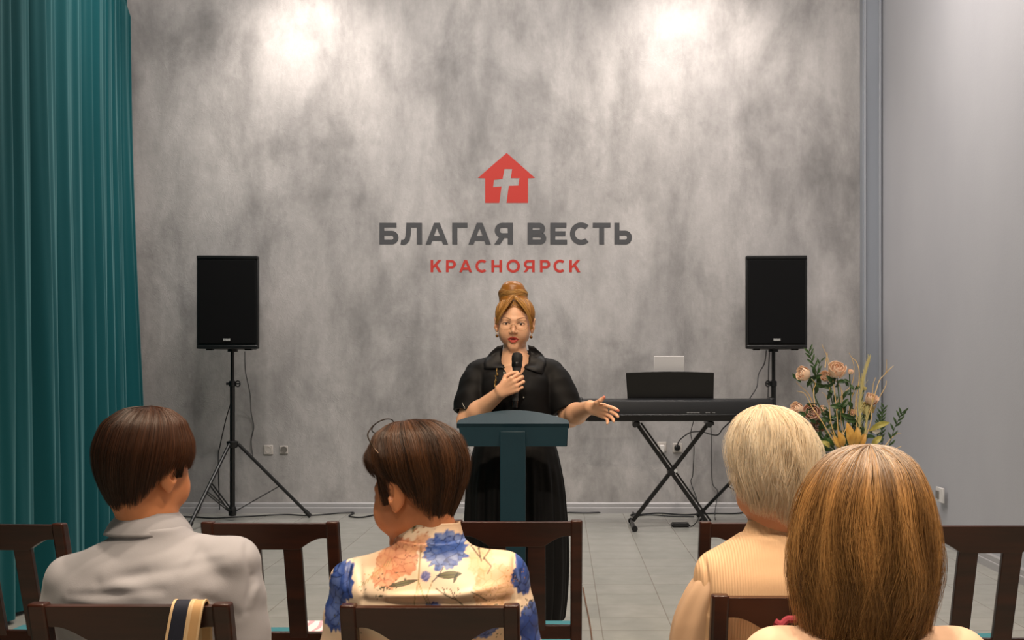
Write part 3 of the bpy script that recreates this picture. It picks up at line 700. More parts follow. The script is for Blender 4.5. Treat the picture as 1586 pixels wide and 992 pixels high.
        for ax in range(3):
            A = S[:-1] if ax == 0 else (S[:, :-1] if ax == 1 else S[:, :, :-1]); B = S[1:] if ax == 0 else (S[:, 1:] if ax == 1 else S[:, :, 1:])
            e = np.argwhere(A != B)
            u, v = [q for q in range(3) if q != ax]
            lim = [nx-1, ny-1, nz-1]; ok = (e[:, u] > 0) & (e[:, v] > 0) & (e[:, u] < lim[u]) & (e[:, v] < lim[v]); e = e[ok]
            du = np.zeros(3, int); du[u] = 1; dv = np.zeros(3, int); dv[v] = 1
            q = np.stack([idm[tuple((e-du-dv).T)], idm[tuple((e-dv).T)], idm[tuple(e.T)], idm[tuple((e-du).T)]], 1)
            inside = S[tuple(e.T)]
            flip = inside if ax == 1 else ~inside
            q[flip] = q[flip][:, ::-1]; faces.append(q)
        Q = np.concatenate(faces); Q = Q[(Q >= 0).all(1)]
        return V, Q
def relax(V, Q, it=2, lam=.5):
    n = len(V)
    e = np.concatenate([Q[:, [0, 1]], Q[:, [1, 2]], Q[:, [2, 3]], Q[:, [3, 0]]])
    e = np.concatenate([e, e[:, ::-1]])
    deg = np.bincount(e[:, 0], minlength=n)[:, None]
    for _ in range(it):
        S_ = np.stack([np.bincount(e[:, 0], weights=V[e[:, 1], c], minlength=n) for c in range(3)], 1)
        V = V+(S_/np.maximum(deg, 1)-V)*lam
    return V
def vnormals(V, Q):
    fn = np.cross(V[Q[:, 2]]-V[Q[:, 0]], V[Q[:, 3]]-V[Q[:, 1]]); N = np.zeros_like(V)
    for k in range(4):
        for c in range(3): N[:, c] += np.bincount(Q[:, k], weights=fn[:, c], minlength=len(V))
    return N/(np.linalg.norm(N, axis=1, keepdims=True)+1e-12)
def mesh_np(name, V, Q, m, parent, col=None, smooth=True):
    me = bpy.data.meshes.new(name)
    me.vertices.add(len(V)); me.vertices.foreach_set('co', np.ascontiguousarray(V, dtype=np.float32).ravel())
    k = Q.shape[1]; me.loops.add(len(Q)*k); me.loops.foreach_set('vertex_index', np.ascontiguousarray(Q, dtype=np.int32).ravel())
    me.polygons.add(len(Q)); me.polygons.foreach_set('loop_start', np.arange(0, len(Q)*k, k, dtype=np.int32)); me.polygons.foreach_set('loop_total', np.full(len(Q), k, dtype=np.int32))
    me.update(); me.validate()
    if smooth: me.polygons.foreach_set('use_smooth', np.ones(len(me.polygons), dtype=bool))
    if col is not None:
        a = me.color_attributes.new('tint', 'FLOAT_COLOR', 'POINT'); c = np.ones((len(V), 4), dtype=np.float32); c[:, :3] = col; a.data.foreach_set('color', c.ravel())
    o = bpy.data.objects.new(name, me); COL.objects.link(o); me.materials.append(m)
    if parent is not None: o.parent = parent
    return o
# cheap smooth pseudo-noise
def sn(P, f, seed=0, n=5):
    r = np.random.default_rng(seed); out = 0
    for i in range(n):
        d = r.normal(size=3); d /= np.linalg.norm(d); out = out+np.sin((P @ d)*f*r.uniform(.7, 1.5)+r.uniform(0, 6.28))
    return out/n
def sst(a, b, x): t = np.clip((x-a)/(b-a), 0, 1); return t*t*(3-2*t)
# ---------------------------------------------------------------- heads
def head(f, fr, s=1.0, female=True, ears=True, neck_to=None, neck_r=.052, mouth_open=0, fine=True, jaw=1.0):
    """adds a head to field f. local axes: x to the person's left, y out of the face, z up; origin between the ears"""
    p = fr.p; R = fr.R; k = fr.k*s
    E = lambda c, r, kk=.012, op='add', rot=None: f.ell(p(Vector(c)), [v*k for v in r], R if rot is None else R @ rot, kk*k, op)
    C = lambda a, b, r1, r2=None, kk=.008, op='add', **kw: f.cap(p(a), p(b), r1*k, (r2 if r2 is not None else r1)*k, kk*k, op, **kw)
    E((0, -.018, .038), (.074, .094, .080)); E((0, .028, .012), (.066, .066, .070), .02)
    E((0, .022, -.030), (.0625, .064, .068), .02); E((0, .032, -.074), (.041*jaw, .046, .036), .025)
    E((0, .068, -.101), (.020, .016, .016), .02)
    for x in (-1, 1):
        E((x*.048*jaw, .008, -.050), (.014, .034, .026), .025)      # jaw angle
        E((x*.035, .0655, -.038), (.026, .024, .034), .025)          # cheeks
        C((x*.010, .088, .016), (x*.042, .074, .018), .0085, .007, .012)  # brow ridge
        E((x*.032, .099, -.001), (.017, .012, .0115), .010, 'sub')   # eye socket
        E((x*.032, .0775, -.001), (.0160, .0125, .0100), .005)      # lids over the eyeball
        E((x*.032, .0930, -.002), (.0140, .0080, .0044), .002, 'sub', eul(0, x*-6, 0))   # almond opening
    C((0, .084, .012), (0, .100, -.026), .0055, .0066, .014); C((0, .098, -.026), (0, .104, -.034), .0068, .0080, .008)
    for x in (-1, 1): E((x*.0115, .094, -.038), (.0062, .0085, .0056), .007)
    C((0, .093, -.045), (0, .089, -.056), .004, .004, .008)
    # lips
    C((-.025, .074, -.0665), (-.006, .0885, -.0615), .0022, .0042, .006); C((.025, .074, -.0665), (.006, .0885, -.0615), .0022, .0042, .006)
    C((-.021, .076, -.0700), (-.005, .0865, -.0770-mouth_open*.5), .0026, .0054, .006); C((.021, .076, -.0700), (.005, .0865, -.0770-mouth_open*.5), .0026, .0054, .006); C((-.005, .0865, -.0770-mouth_open*.5), (.005, .0865, -.0770-mouth_open*.5), .0054, None, .004)
    if mouth_open: C((-.0150, .087, -.0678), (.0150, .087, -.0678), .0014+mouth_open*.2, None, .002, 'sub')
    if ears:
        for x in (-1, 1):
            Re = eul(0, x*10, -x*28)
            E((x*.081, -.014, -.006), (.0085, .020, .032), .004, 'add', Re)
            E((x*.0900, -.006, .000), (.0065, .0115, .019), .003, 'sub', Re)
            E((x*.0865, -.004, -.008), (.0050, .008, .012), .003, 'sub', Re)
            C((x*.083, .002, -.012), (x*.086, -.002, -.022), .0035, None, .003)
            E((x*.077, -.006, -.034), (.0065, .009, .010), .005)
    if neck_to is not None:
        a = p((0, -.030, -.050)); b = Vector(neck_to); f.cap(a, b, neck_r*.97, neck_r*1.02, .016)
def face_tint(V, fr, skin, female=True, lip=None, brow=None, s=1.0, blush=None):
    L = fr.inv(V)/s; col = np.tile(np.array(lin(skin)), (len(V), 1)); x, y, z = L.T; ax = np.abs(x); front = y > .04
    def blend(m, c): return col*(1-m[:, None])+np.array(lin(c))*m[:, None]
    if blush:
        m = np.exp(-(((ax-.040)/.020)**2+((z+.034)/.018)**2))*front*.35; col = blend(m, blush)
    if lip:
        zt = np.interp(ax, [0, .0045, .012, .020, .0265], [-.0585, -.0566, -.0590, -.0635, -.0672]); zb = np.interp(ax, [0, .008, .016, .022, .0265], [-.0825, -.0820, -.0780, -.0722, -.0680])
        m = sst(-.0006, .0010, np.minimum(zt-z, z-zb))*((ax < .0268) & front & (y > .055)); col = blend(m, lip)
        m = sst(1.3, .7, np.abs(z+.0680)/(.0021*(1-(ax/.024)**2)+.0004))*(ax < .022)*front*(y > .06); col = blend(m*.9, '3a0f0e')
    if brow:
        zc = np.interp(ax, [.012, .025, .042, .056], [.0150, .0215, .0265, .0225]); w = np.interp(ax, [.012, .03, .056], [.0024, .0024, .0012])
        m = sst(1.3, .6, np.abs(z-zc)/w)*((ax > .012) & (ax < .056))*front; col = blend(m*.8, brow)
        ex = (ax-.032)/.0150; inside = np.clip(1-ex**2, 0, 1); zu = -.002+.0048*np.sqrt(inside)-.04*(0)
        m = sst(1.4, .5, np.abs(z-zu-.0012)/.0020)*(np.abs(ex) < 1.12)*front; col = blend(m*.95, '22140e')
        zl_ = -.002-.0050*np.sqrt(inside); m = sst(1.4, .5, np.abs(z-zl_)/.0010)*(np.abs(ex) < 1.0)*front; col = blend(m*.45, '5a3a2a')
        m = sst(1, .3, np.abs(z-.0065)/.0045)*(np.abs(ex) < 1.0)*front; col = blend(m*.25, '8a5c4a')
    return col
def eyes(parent, fr, s=1.0, iris='4b3a24', look=(0, 0)):
    Mw = mat('eye_white', 'd8d0c8', .15); Mi = mat('iris', iris, .1); Mp = mat('pupil', '050505', .05)
    for x in (-1, 1):
        bm = bmesh.new(); c = fr.p(Vector((x*.032, .0765, -.002))*s); sphere(bm, (0, 0, 0), tuple(v*s*fr.k for v in (.0150, .0118, .0085)), 18, 12)
        bmesh.ops.transform(bm, matrix=Matrix.Translation(c) @ fr.R.to_4x4(), verts=bm.verts)
        e = obj('eye', bm, Mw, parent)
        for nm, r, m, dy in (('iris', .0056, Mi, .0118), ('pupil', .0026, Mp, .0125)):
            bm = bmesh.new(); c = fr.p(Vector((x*.032+look[0], .0765+dy-.0010, -.0012+look[1]))*s); sphere(bm, (0, 0, 0), (r*s, .0018*s, r*s), 14, 8)
            bmesh.ops.transform(bm, matrix=Matrix.Translation(c) @ fr.R.to_4x4(), verts=bm.verts); obj(nm, bm, m, e)
# ---------------------------------------------------------------- hands
def hand(f, fr, curl, spread=1.0, side=1, thumb=None, s=1.0, k=.004):
    """local: +y fingers, +x thumb side (side flips), +z back of the hand. curl = degrees per joint for 4 fingers"""
    p = lambda v: fr.p(Vector((v[0]*side, v[1], v[2]))*s); kk = fr.k*s
    # palm
    for x0, x1 in ((-.028, -.033), (-.012, -.012), (.006, .010), (.022, .030)):
        f.cap(p((x0*.75, 0, 0)), p((x1, .082 if abs(x1) < .02 else .076, 0)), .0135*kk, .0105*kk, .014)
    f.cap(p((.014, .012, -.008)), p((.032, .042, -.012)), .015*kk, .0125*kk, .012)
    tips = []
    for i, (x, y, L, r) in enumerate(((.030, .080, (.040, .025, .020), .0088), (.010, .086, (.044, .028, .021), .0090), (-.012, .083, (.041, .026, .020), .0086), (-.032, .074, (.032, .020, .018), .0076))):
        c = curl[i]; a = 0; pos = Vector((x, y, 0)); pts = [Vector((x*.9, y-.02, 0)), pos.copy()]
        az = math.radians(-(x)*spread*420)
        for j, l in enumerate(L):
            a += math.radians(c[j]); d = Vector((-math.sin(az)*math.cos(a), math.cos(az)*math.cos(a), -math.sin(a))); pos = pos+d*l; pts.append(pos.copy())
        f.chain([p(v) for v in pts], [r*kk*1.1, r*kk*1.05, r*kk, r*kk*.92, r*kk*.78], k); tips.append(p(pts[-1]))
    t = thumb or [(.030, .030, -.010), (.052, .056, -.018), (.060, .082, -.022), (.062, .104, -.022)]
    f.chain([p(v) for v in t], [.0125*kk, .0105*kk, .0098*kk, .0080*kk], k+.002); tips.append(p(t[-1]))
    return tips
def skin_mat(name, tintattr=True, c='c98f70'):
    m = mat(name, c, .45, spec=.4, sss=.12, attr='tint', bump=((260, 260, 260), .12, .0006)); return m
# ---------------------------------------------------------------- hair strands as fine tapering blades
def strands(paths, w, tip=.35, flatn=None, rngs=None):
    """paths: (n, m, 3) array; returns verts, quads and strand index per vertex; each strand is a 3-sided tapering filament"""
    n, m, _ = paths.shape
    T_ = np.gradient(paths, axis=1); T_ /= np.linalg.norm(T_, axis=2, keepdims=True)+1e-9
    ref = rngs.normal(size=(n, 1, 3)); A = np.cross(T_, ref); A /= np.linalg.norm(A, axis=2, keepdims=True)+1e-9; B = np.cross(T_, A)
    u = np.linspace(0, 1, m)[None, :, None]; wd = w[:, None, None]*(1-(1-tip)*u**2)*np.minimum(1, .5+u*6)
    V = np.stack([paths+(A*math.cos(q)+B*math.sin(q))*wd for q in (0, 2.094, 4.189)], 2)   # n,m,3,3
    idx = np.arange(n*m*3).reshape(n, m, 3); F_ = []
    for k in range(3):
        a = idx[:, :-1, k]; b = idx[:, :-1, (k+1) % 3]; c = idx[:, 1:, (k+1) % 3]; d = idx[:, 1:, k]; F_.append(np.stack([a, b, c, d], -1).reshape(-1, 4))
    return V.reshape(-1, 3), np.concatenate(F_), np.repeat(np.arange(n), m*3)
def hair_mat(name, rough=.38, spec=.5, soft=0):
    m = mat(name, '3a2416', rough, spec=spec, attr='tint', sss=soft)
    if soft: m.node_tree.nodes['Principled BSDF'].inputs['Subsurface Radius'].default_value = (.02, .016, .012)
    return m
def resample(P, t):
    """P (n,m,3) paths; t (n,q) parameters in 0..1 -> (n,q,3)"""
    n, m, _ = P.shape; x = np.clip(t, 0, 1)*(m-1); i = np.clip(x.astype(int), 0, m-2); f_ = (x-i)[..., None]
    r = np.arange(n)[:, None]; return P[r, i]*(1-f_)+P[r, i+1]*f_
def _loft(s, rows, k=.02, op='add', pw=2.0, cap_r=0):
    """rows: (z, cx, cy, half_x, half_y_front, half_y_back) from low to high; front = -y side"""
    r = np.array(rows, dtype=np.float32); z0, z1 = r[0, 0], r[-1, 0]; mx = r[:, 3].max()+k+.02; my = r[:, 4:6].max()+k+.02
    sl = s._sub((r[:, 1].min()-mx, r[:, 2].min()-my, z0-k-.02), (r[:, 1].max()+mx, r[:, 2].max()+my, z1+k+.02))
    Z = s.z[sl[2]]
    def I(c):                        # smooth interpolation
        t = np.clip(Z, z0, z1); xs = r[:, 0]; i = np.clip(np.searchsorted(xs, t, 'right')-1, 0, len(xs)-2); u = (t-xs[i])/(xs[i+1]-xs[i])
        y = r[:, c]; m = np.gradient(y, xs); h = xs[i+1]-xs[i]
        return (2*u**3-3*u**2+1)*y[i]+(u**3-2*u**2+u)*h*m[i]+(-2*u**3+3*u**2)*y[i+1]+(u**3-u**2)*h*m[i+1]
    cx, cy, a, bf, bb = [I(c)[None, None, :] for c in range(1, 6)]
    X = s.x[sl[0]][:, None, None]-cx; Y = s.y[sl[1]][None, :, None]-cy; b = np.where(Y < 0, bf, bb)
    q = (np.abs(X/a)**pw+np.abs(Y/b)**pw)**(1/pw)
    g = np.sqrt((X/a**2)**2+(Y/b**2)**2)+1e-6; el = np.sqrt((X/a)**2+(Y/b)**2)+1e-6
    D = (q-1)*np.minimum(el/g, np.minimum(a, b)*3)
    D = np.maximum(D, np.maximum(z0-Z, Z-z1)[None, None, :])
    s._apply(sl, D.astype(np.float32), k, op); return s
Field.loft = _loft
def attach(o, root):
    o.parent = root; o.matrix_parent_inverse = Matrix.Translation(-root.location); return o
def surf_front(V, sign=-1):
    """returns f(x, z) -> y of the outermost surface on the sign side of a mesh, by a height grid"""
    h = .006; x0, z0 = V[:, 0].min(), V[:, 2].min(); i = ((V[:, 0]-x0)/h).astype(int); j = ((V[:, 2]-z0)/h).astype(int)
    G = np.full((i.max()+3, j.max()+3), np.nan); 
    o = np.argsort(-V[:, 1]*sign*-1) if False else np.argsort(V[:, 1]*(1 if sign > 0 else -1)); G[i[o], j[o]] = V[o, 1]
    def f(x, z):
        a = min(max(int((x-x0)/h), 0), G.shape[0]-1); b = min(max(int((z-z0)/h), 0), G.shape[1]-1)
        for r in range(0, 12):
            w = G[max(a-r, 0):a+r+1, max(b-r, 0):b+r+1]; w = w[~np.isnan(w)]
            if len(w): return float(w.mean()) if r <= 1 else float(w.max() if sign > 0 else w.min())
        return float(V[:, 1].mean())
    return f
def patch(rows, th=.002, nsub=1):
    """thin sheet through a grid of points (list of rows), given thickness along its normal"""
    G = np.array([[tuple(p) for p in r] for r in rows], dtype=float); n, m = G.shape[:2]
    du = np.gradient(G, axis=0); dv = np.gradient(G, axis=1); N = np.cross(du, dv); N /= np.linalg.norm(N, axis=2, keepdims=True)+1e-9
    V = np.concatenate([(G+N*th/2).reshape(-1, 3), (G-N*th/2).reshape(-1, 3)]); idx = np.arange(n*m).reshape(n, m); o = n*m
    q = np.stack([idx[:-1, :-1], idx[1:, :-1], idx[1:, 1:], idx[:-1, 1:]], -1).reshape(-1, 4); fs = [q, q[:, ::-1]+o]
    for a, fl_ in ((idx[0], 0), (idx[-1], 1), (idx[:, 0], 1), (idx[:, -1], 0)):
        e = np.stack([a[:-1], a[1:], a[1:]+o, a[:-1]+o], -1); fs.append(e[:, ::-1] if fl_ else e)
    return V, np.concatenate(fs)

def cap_hair(root, fr, tabs, n, c1, c2, base, w=.0009, y0=-.012, whorl=(0, -.02), t0=(0, .45), te=(.86, 1.03), lift=.03, clump=.05, nclump=60, wave=0, wavef=3, flip=0, seed=1, rough=.36, roots=None, drift=0, azr=None, sy=1.0, m_=16, name='hair', inner=.93, fly=0, fly_w=.0003, part_dark=None, stray=.0, shell_t=.90, tuft=.0, tf=5, soft=0):
    """hair combed from the crown over the head. tabs: polylines (radius, z) for front, side, back (and optional left side) at equal parameter steps"""
    R_ = np.random.default_rng(seed); K = 40
    def rs(pl):
        pl = np.array(pl, float); d = np.r_[0, np.cumsum(np.linalg.norm(np.diff(pl, axis=0), axis=1))]; tt = np.linspace(0, d[-1], K)
        P_ = np.stack([np.interp(tt, d, pl[:, 0]), np.interp(tt, d, pl[:, 1])], 1)
        for _ in range(3): P_[1:-1] = (P_[:-2]+2*P_[1:-1]+P_[2:])/4
        return P_
    T4 = [rs(t) for t in tabs if t]; tabs = list(tabs)
    if len(tabs) > 3 and not tabs[3]: T4.insert(3, T4[1])
    F_, S1, B_ = T4[:3]; S2 = T4[3] if len(T4) > 3 and tabs[3] else S1; SB = rs(tabs[4]) if len(tabs) > 4 else None
    ring = [F_, (F_+S1)/2*1.0, S1, (S1+B_)/2 if SB is None else SB, B_, (S2+B_)/2 if SB is None else SB, S2, (F_+S2)/2]
    ring = np.array(ring)                                   # 8,K,2  az = 0,45,...315 (side +x = az 90)
    def env(az, t):
        a = (az % (2*PI))/(2*PI)*8; i = np.floor(a).astype(int) % 8; u = a-np.floor(a); x = np.clip(t, 0, 1)*(K-1); j = np.clip(x.astype(int), 0, K-2); v = x-j; v = v+np.clip(t-1, 0, 1)*(K-1)
        def at_(k): return ring[k % 8, j]*(1-v)[..., None]+ring[k % 8, j+1]*v[..., None]
        p0, p1, p2, p3 = at_(i-1), at_(i), at_(i+1), at_(i+2); u = u[..., None]
        return .5*((2*p1)+(p2-p0)*u+(2*p0-5*p1+4*p2-p3)*u*u+(3*p1-p0-3*p2+p3)*u**3)
    def P3(az, t, gain=1.0, dz=0):
        e = env(az, t); az = az+0*t; rr = e[..., 0]*gain*(1+tuft*np.sin(PI*np.clip(t, 0, 1))*(np.sin(az*tf+2.5*np.sin(t*6+az))*.6+np.sin(az*tf*2.3+t*9+1)*.4)); k = np.clip(1-t, 0, 1)**2
        return np.stack([rr*np.sin(az)+whorl[0]*k, rr*np.cos(az)*sy+y0+whorl[1]*k, e[..., 1]+dz], -1)
    W2 = lambda L: np.array(fr.o)+(L*fr.k) @ np.array(fr.R).T
    az = np.linspace(0, 2*PI, 97)[:-1]; t = np.linspace(0, shell_t, 30); A_, T_ = np.meshgrid(az, t, indexing='ij')
    bump = 1+.010*np.sin(A_*nclump/3)*T_+.006*np.sin(A_*nclump/2+T_*6)*T_
    G = P3(A_, T_, .965*bump); Gi = P3(az, np.full(96, shell_t), .84); Gi2 = P3(az, np.full(96, shell_t-.06), .72)
    G = np.concatenate([G, Gi[:, None], Gi2[:, None]], 1); V = W2(G.reshape(-1, 3)); M2 = 32; idx = np.arange(96*M2).reshape(96, M2); nx = np.roll(idx, -1, 0)
    Q = np.stack([idx[:, :-1], idx[:, 1:], nx[:, 1:], nx[:, :-1]], -1).reshape(-1, 4)
    hv, hq, hc = [V], [Q[:, ::-1]], [np.tile(np.array(lin(base)), (len(V), 1))]; off = len(V)
    def add(n, w, gainr, t0r, ter, sc=1.0, tip=.25):
        nonlocal off
        a0 = R_.uniform(0, 2*PI, n) if azr is None else R_.uniform(azr[0], azr[1], n)
        cl = np.round(a0*nclump/(2*PI))*(2*PI)/nclump; a0c = a0+(cl-a0)*clump*8*R_.random(n)*.9
        ts = R_.uniform(t0r[0], t0r[1], n)*(R_.random(n) > .3); tend = R_.uniform(ter[0], ter[1], n); u = np.linspace(0, 1, m_)[None, :]
        tt = ts[:, None]+(tend-ts)[:, None]*u; ph = R_.uniform(0, 6.28, n)[:, None]; cp_ = np.sin(cl*37)[:, None]*3
        aa = a0[:, None]*(1-u*clump*6)+a0c[:, None]*u*clump*6 if clump else a0[:, None]+0*u
        aa = aa+wave*np.sin(tt*wavef*2*PI+cp_+ph*.25)*u+drift*(tt-ts[:, None])+stray*R_.normal(0, 1, n)[:, None]*u**2
        gl = gainr[0]+(gainr[1]-gainr[0])*R_.random(n)**1.5
        gg = (1+gl[:, None]*np.minimum(1, .25+tt*2)+.018*np.sin(cl*53)[:, None]*tt+flip*np.clip(tt-.72, 0, 1)**1.5*np.sin(cp_*2+ph)*1.0)
        L = P3(aa, tt, gg, (gl*.06)[:, None]*(1-tt)); wv = w*R_.uniform(.6, 1.3, n); v, q, sid = strands(W2(L), wv, tip, rngs=R_)
        r = R_.random(n); r = np.clip(.55*r+.45*(.5+.5*np.sin(cl*91+2)), 0, 1)[:, None]; c = np.array(lin(c1))*(1-r)+np.array(lin(c2))*r; c = c[sid]
        if roots is not None:
            tv = np.repeat(tt.reshape(-1), 3)[:, None]; m = sst(roots[1], roots[1]*.25, tv)*(R_.random(n)[sid][:, None] > .25); c = c*(1-m)+np.array(lin(roots[0]))*m
        hv.append(v); hq.append(q+off); hc.append(c); off += len(v)
    add(n, w, (-.015, lift), t0, te)
    if fly: add(fly, fly_w, (lift*.6, lift*2.4), (0, .8), (te[0], te[1]+.03), tip=.1)
    V = np.concatenate(hv); o = mesh_np(name, V-np.array(root.location), np.concatenate(hq), hair_mat(name+'_'+c1, rough, .5 if not soft else .35, soft), root, np.concatenate(hc)); return o
def folds(V, N, segs, camY):
    """creases and ridges in the cloth: (px0,py0,px1,py1,width_m,height_m) on the side that faces the camera"""
    D = np.zeros(len(V)); f_ = np.clip(-N[:, 1]*1.6+.2, 0, 1)
    for x0, y0, x1, y1, w, h in segs:
        a = np.array(at(x0, y0, camY))[[0, 2]]; b = np.array(at(x1, y1, camY))[[0, 2]]; P = V[:, [0, 2]]-a; d = b-a; t = np.clip((P @ d)/(d @ d), 0, 1); r = np.linalg.norm(P-t[:, None]*d, axis=1)
        D += h*np.exp(-(r/w)**2)*(.35+.65*np.sin(PI*np.clip(t, .05, .95)))*f_
    return D
def collar_ring(name, root, m, c, r0, r1, z0, z1, a0=-160, a1=340, th=.003, sy=1.0, n=48, tilt=0, wob=.0, col=None, rows=8, roll=0):
    """cloth collar standing round a neck: r0,z0 top; r1,z1 bottom; tilt raises it away from the camera"""
    G = []
    for a in np.linspace(a0, a1, n):
        t = math.radians(a); row = []
        for k in range(rows):
            u = k/(rows-1); r = r0+(r1-r0)*(u**1.3)+roll*math.sin(PI*u); z = z0+(z1-z0)*u+tilt*math.sin(t)+wob*math.sin(3*t+1)
            row.append((c[0]+r*math.cos(t), c[1]+r*sy*math.sin(t), z))
        G.append(row)
    v, q = patch(G, th); 
    return mesh_np(name, v-np.array(root.location), q, m, root, None if col is None else col(v))
def seated_legs(f, cx, cy, zs, spread=.085, r=1.0, dy=.42):
    for sx in (-1, 1):
        hp = Vector((cx+sx*.075, cy+.12, zs+.075)); kn = Vector((cx+sx*spread, cy+dy, zs+.055)); an = Vector((cx+sx*spread, cy+dy+.03, .085))
        f.chain([hp, kn], [.078*r, .058*r], .03); f.chain([kn, kn.lerp(an, .35), an], [.058*r, .054*r, .036*r], .02); yield an
# ================================================================ the woman speaking
def build_speaker_woman():
    Yc = 5.0; S_ = F/Yc; A = lambda px, py, Y=Yc: at(px, py, Y)
    root = empty('person', (A(800, 0).x, Yc, 0)); root['label'] = 'woman in a black dress standing at the lectern, holding a microphone, other hand out'; root['category'] = 'person'
    RO = np.array(root.location)
    f = Field(axis_coords(-.60, .34, [(-.30, -.12, .0016)], .0030), axis_coords(4.50, 5.22, [(4.86, 5.00, .0017)], .0033), axis_coords(0, 1.72, [(1.44, 1.69, .0016), (1.12, 1.44, .0028)], .008))
    hc = A(797, 501); hc.y = 5.0; hf = Fr(hc, eul(-3, -2, 180), 1.04)
    neck = Vector((-.213, 5.015, 1.39))
    head(f, hf, neck_to=neck, mouth_open=.004, neck_r=.053, jaw=1.02)
    sl, sr = Vector((-.385, 5.02, 1.352)), Vector((-.045, 5.02, 1.352))
    # trunk (under the dress) and throat
    f.loft([(.86, -.213, 5.0, .17, .11, .11), (1.05, -.213, 5.0, .145, .10, .10), (1.25, -.213, 5.0, .155, .11, .10), (1.36, -.213, 5.01, .13, .075, .075)], .03)
    f.cap(sl, neck, .034, .04, .04).cap(sr, neck, .034, .04, .04); f.cap((-.213, 4.985, 1.40), (-.213, 4.93, 1.28), .05, .05, .04)
    # her right arm (towards the curtain side), bent up with the microphone
    el = A(723, 652, 4.95); wr = A(776, 608, 4.80)
    f.chain([sl, el], [.044, .042], .02); f.chain([el, el.lerp(wr, .35), wr], [.043, .043, .028], .02)
    def orient(y, up):
        y = Vector(y).normalized(); x = Vector(up); x = (x-y*x.dot(y)).normalized(); z = x.cross(y); return Matrix((x, y, z)).transposed()
    R1 = orient((.82, -.22, .42), (.22, .15, -1)); h1 = Fr(wr+Vector((-.004, -.010, .004)), R1, .92)
    hand(f, h1, [(30, 78, 60), (34, 80, 60), (36, 82, 60), (40, 82, 58)], .1, -1, thumb=[(.028, .028, -.012), (.050, .052, -.028), (.048, .082, -.046), (.040, .106, -.046)])
    mic_c = h1.p(Vector((0, .105, -.028)))
    # her left arm, held out with the palm open
    el2 = A(882, 646, 4.97); wr2 = A(914, 631, 4.74)
    f.chain([sr, el2], [.044, .044], .02); f.chain([el2, el2.lerp(wr2, .35), wr2], [.047, .046, .029], .02)
    R2 = orient((.84, -.46, -.22), (.10, -.50, .85)); h2 = Fr(wr2, R2, .90)
    tips = hand(f, h2, [(4, 10, 10), (12, 14, 12), (20, 18, 14), (28, 24, 18)], .15, 1, thumb=[(.022, .024, -.012), (.046, .048, -.020), (.064, .068, -.020), (.082, .084, -.014)])
    # legs and feet
    for sx in (-1, 1):
        hp = Vector((-.213+sx*.09, 5.0, .88)); kn = Vector((-.213+sx*.085, 4.99, .47)); an = Vector((-.213+sx*.08, 5.02, .09))
        f.chain([hp, kn, kn.lerp(an, .3), an], [.085, .055, .052, .032], .03); f.cap(an-Vector((0, 0, .045)), an+Vector((sx*.015, -.15, -.06)), .030, .024, .03)
    V, Q = f.mesh(); V = relax(V, Q, 1, .35)
    col = face_tint(V, hf, 'e2b08e', lip='b84a40', brow='55371f')
    for tp in (tips[0], tips[4]): 
        d = np.linalg.norm(V-np.array(tp), axis=1); m = sst(.011, .006, d)[:, None]*.7; col = col*(1-m)+np.array(lin('c8574c'))*m
    M = skin_mat('fair_skin')
    mesh_np('body', V-RO, Q, M, root, col); del f
    # eyes, glasses, earrings
    n0 = set(bpy.data.objects); eyes(root, hf, 1.0, '3b2a1c', (0, -.001))
    for o in set(bpy.data.objects)-n0:
        if o.parent is root: attach(o, root)
    M_rim = mat('thin_gilt_rim', 'a8825c', .25, metal=.9); M_lens = bpy.data.materials.new('clear_lens'); M_lens.use_nodes = True; t = NT(M_lens)
    gl = t.node('ShaderNodeBsdfGlossy'); gl.inputs['Roughness'].default_value = .05; tr = t.node('ShaderNodeBsdfTransparent'); mx = t.node('ShaderNodeMixShader'); mx.inputs[0].default_value = .03
    t.link(tr.outputs[0], mx.inputs[1]); t.link(gl.outputs[0], mx.inputs[2]); t.link(mx.outputs[0], t.n['Material Output'].inputs[0])
    bm = bmesh.new(); P = lambda x, y, z: hf.p((x, y, z))
    for s in (-1, 1):
        tube(bm, [P(s*.0350+.0255*math.cos(a), .109-.008*abs(s*.0350+.0255*math.cos(a))/.05, -.012+.0175*math.sin(a)) for a in np.linspace(-PI-.25, .25, 25)], .00055, 5)
        tube(bm, [P(s*.059, .101, -.006), P(s*.074, .07, -.004), P(s*.079, .0, .004)], .0009, 5)
    tube(bm, catmull([P(-.010, .108, -.010), P(0, .110, -.005), P(.010, .108, -.010)], 4), .0010, 5)
    for s in (-1, 1): tube(bm, catmull([P(s*.010, .104, -.010), P(s*.012, .100, -.018), P(s*.014, .099, -.024)], 3), .0008, 5)
    gs = attach(obj('eyeglasses', bm, M_rim, None), root)
    for s in (-1, 1):
        bm = bmesh.new(); vs = [bm.verts.new(P(s*.0350+.025*math.cos(a), .1085-.008*abs(s*.0350+.025*math.cos(a))/.05, -.012+.017*math.sin(a))) for a in np.linspace(0, 2*PI, 28, endpoint=False)]
        bm.faces.new(vs); o = obj('lens', bm, M_lens, None, smooth=False); o.parent = gs
    M_gold = mat('earring_gold', '9a6a35', .25, metal=.8); M_pearl = mat('pearl', 'e2d8c8', .2)
    for s in (-1, 1):
        bm = bmesh.new(); sphere(bm, P(s*.0745, .004, -.058), .0072, 14, 10); e = attach(obj('earring', bm, M_gold, None), root)
        bm = bmesh.new(); sphere(bm, P(s*.0755, .004, -.046), .0042, 12, 8); q = obj('pearl_stud', bm, M_pearl, None); q.parent = e
    bm = bmesh.new(); c2 = h2.p(Vector((.020, .112, -.004))); ax = (R2 @ Vector((.0, 1, -.15))).normalized()
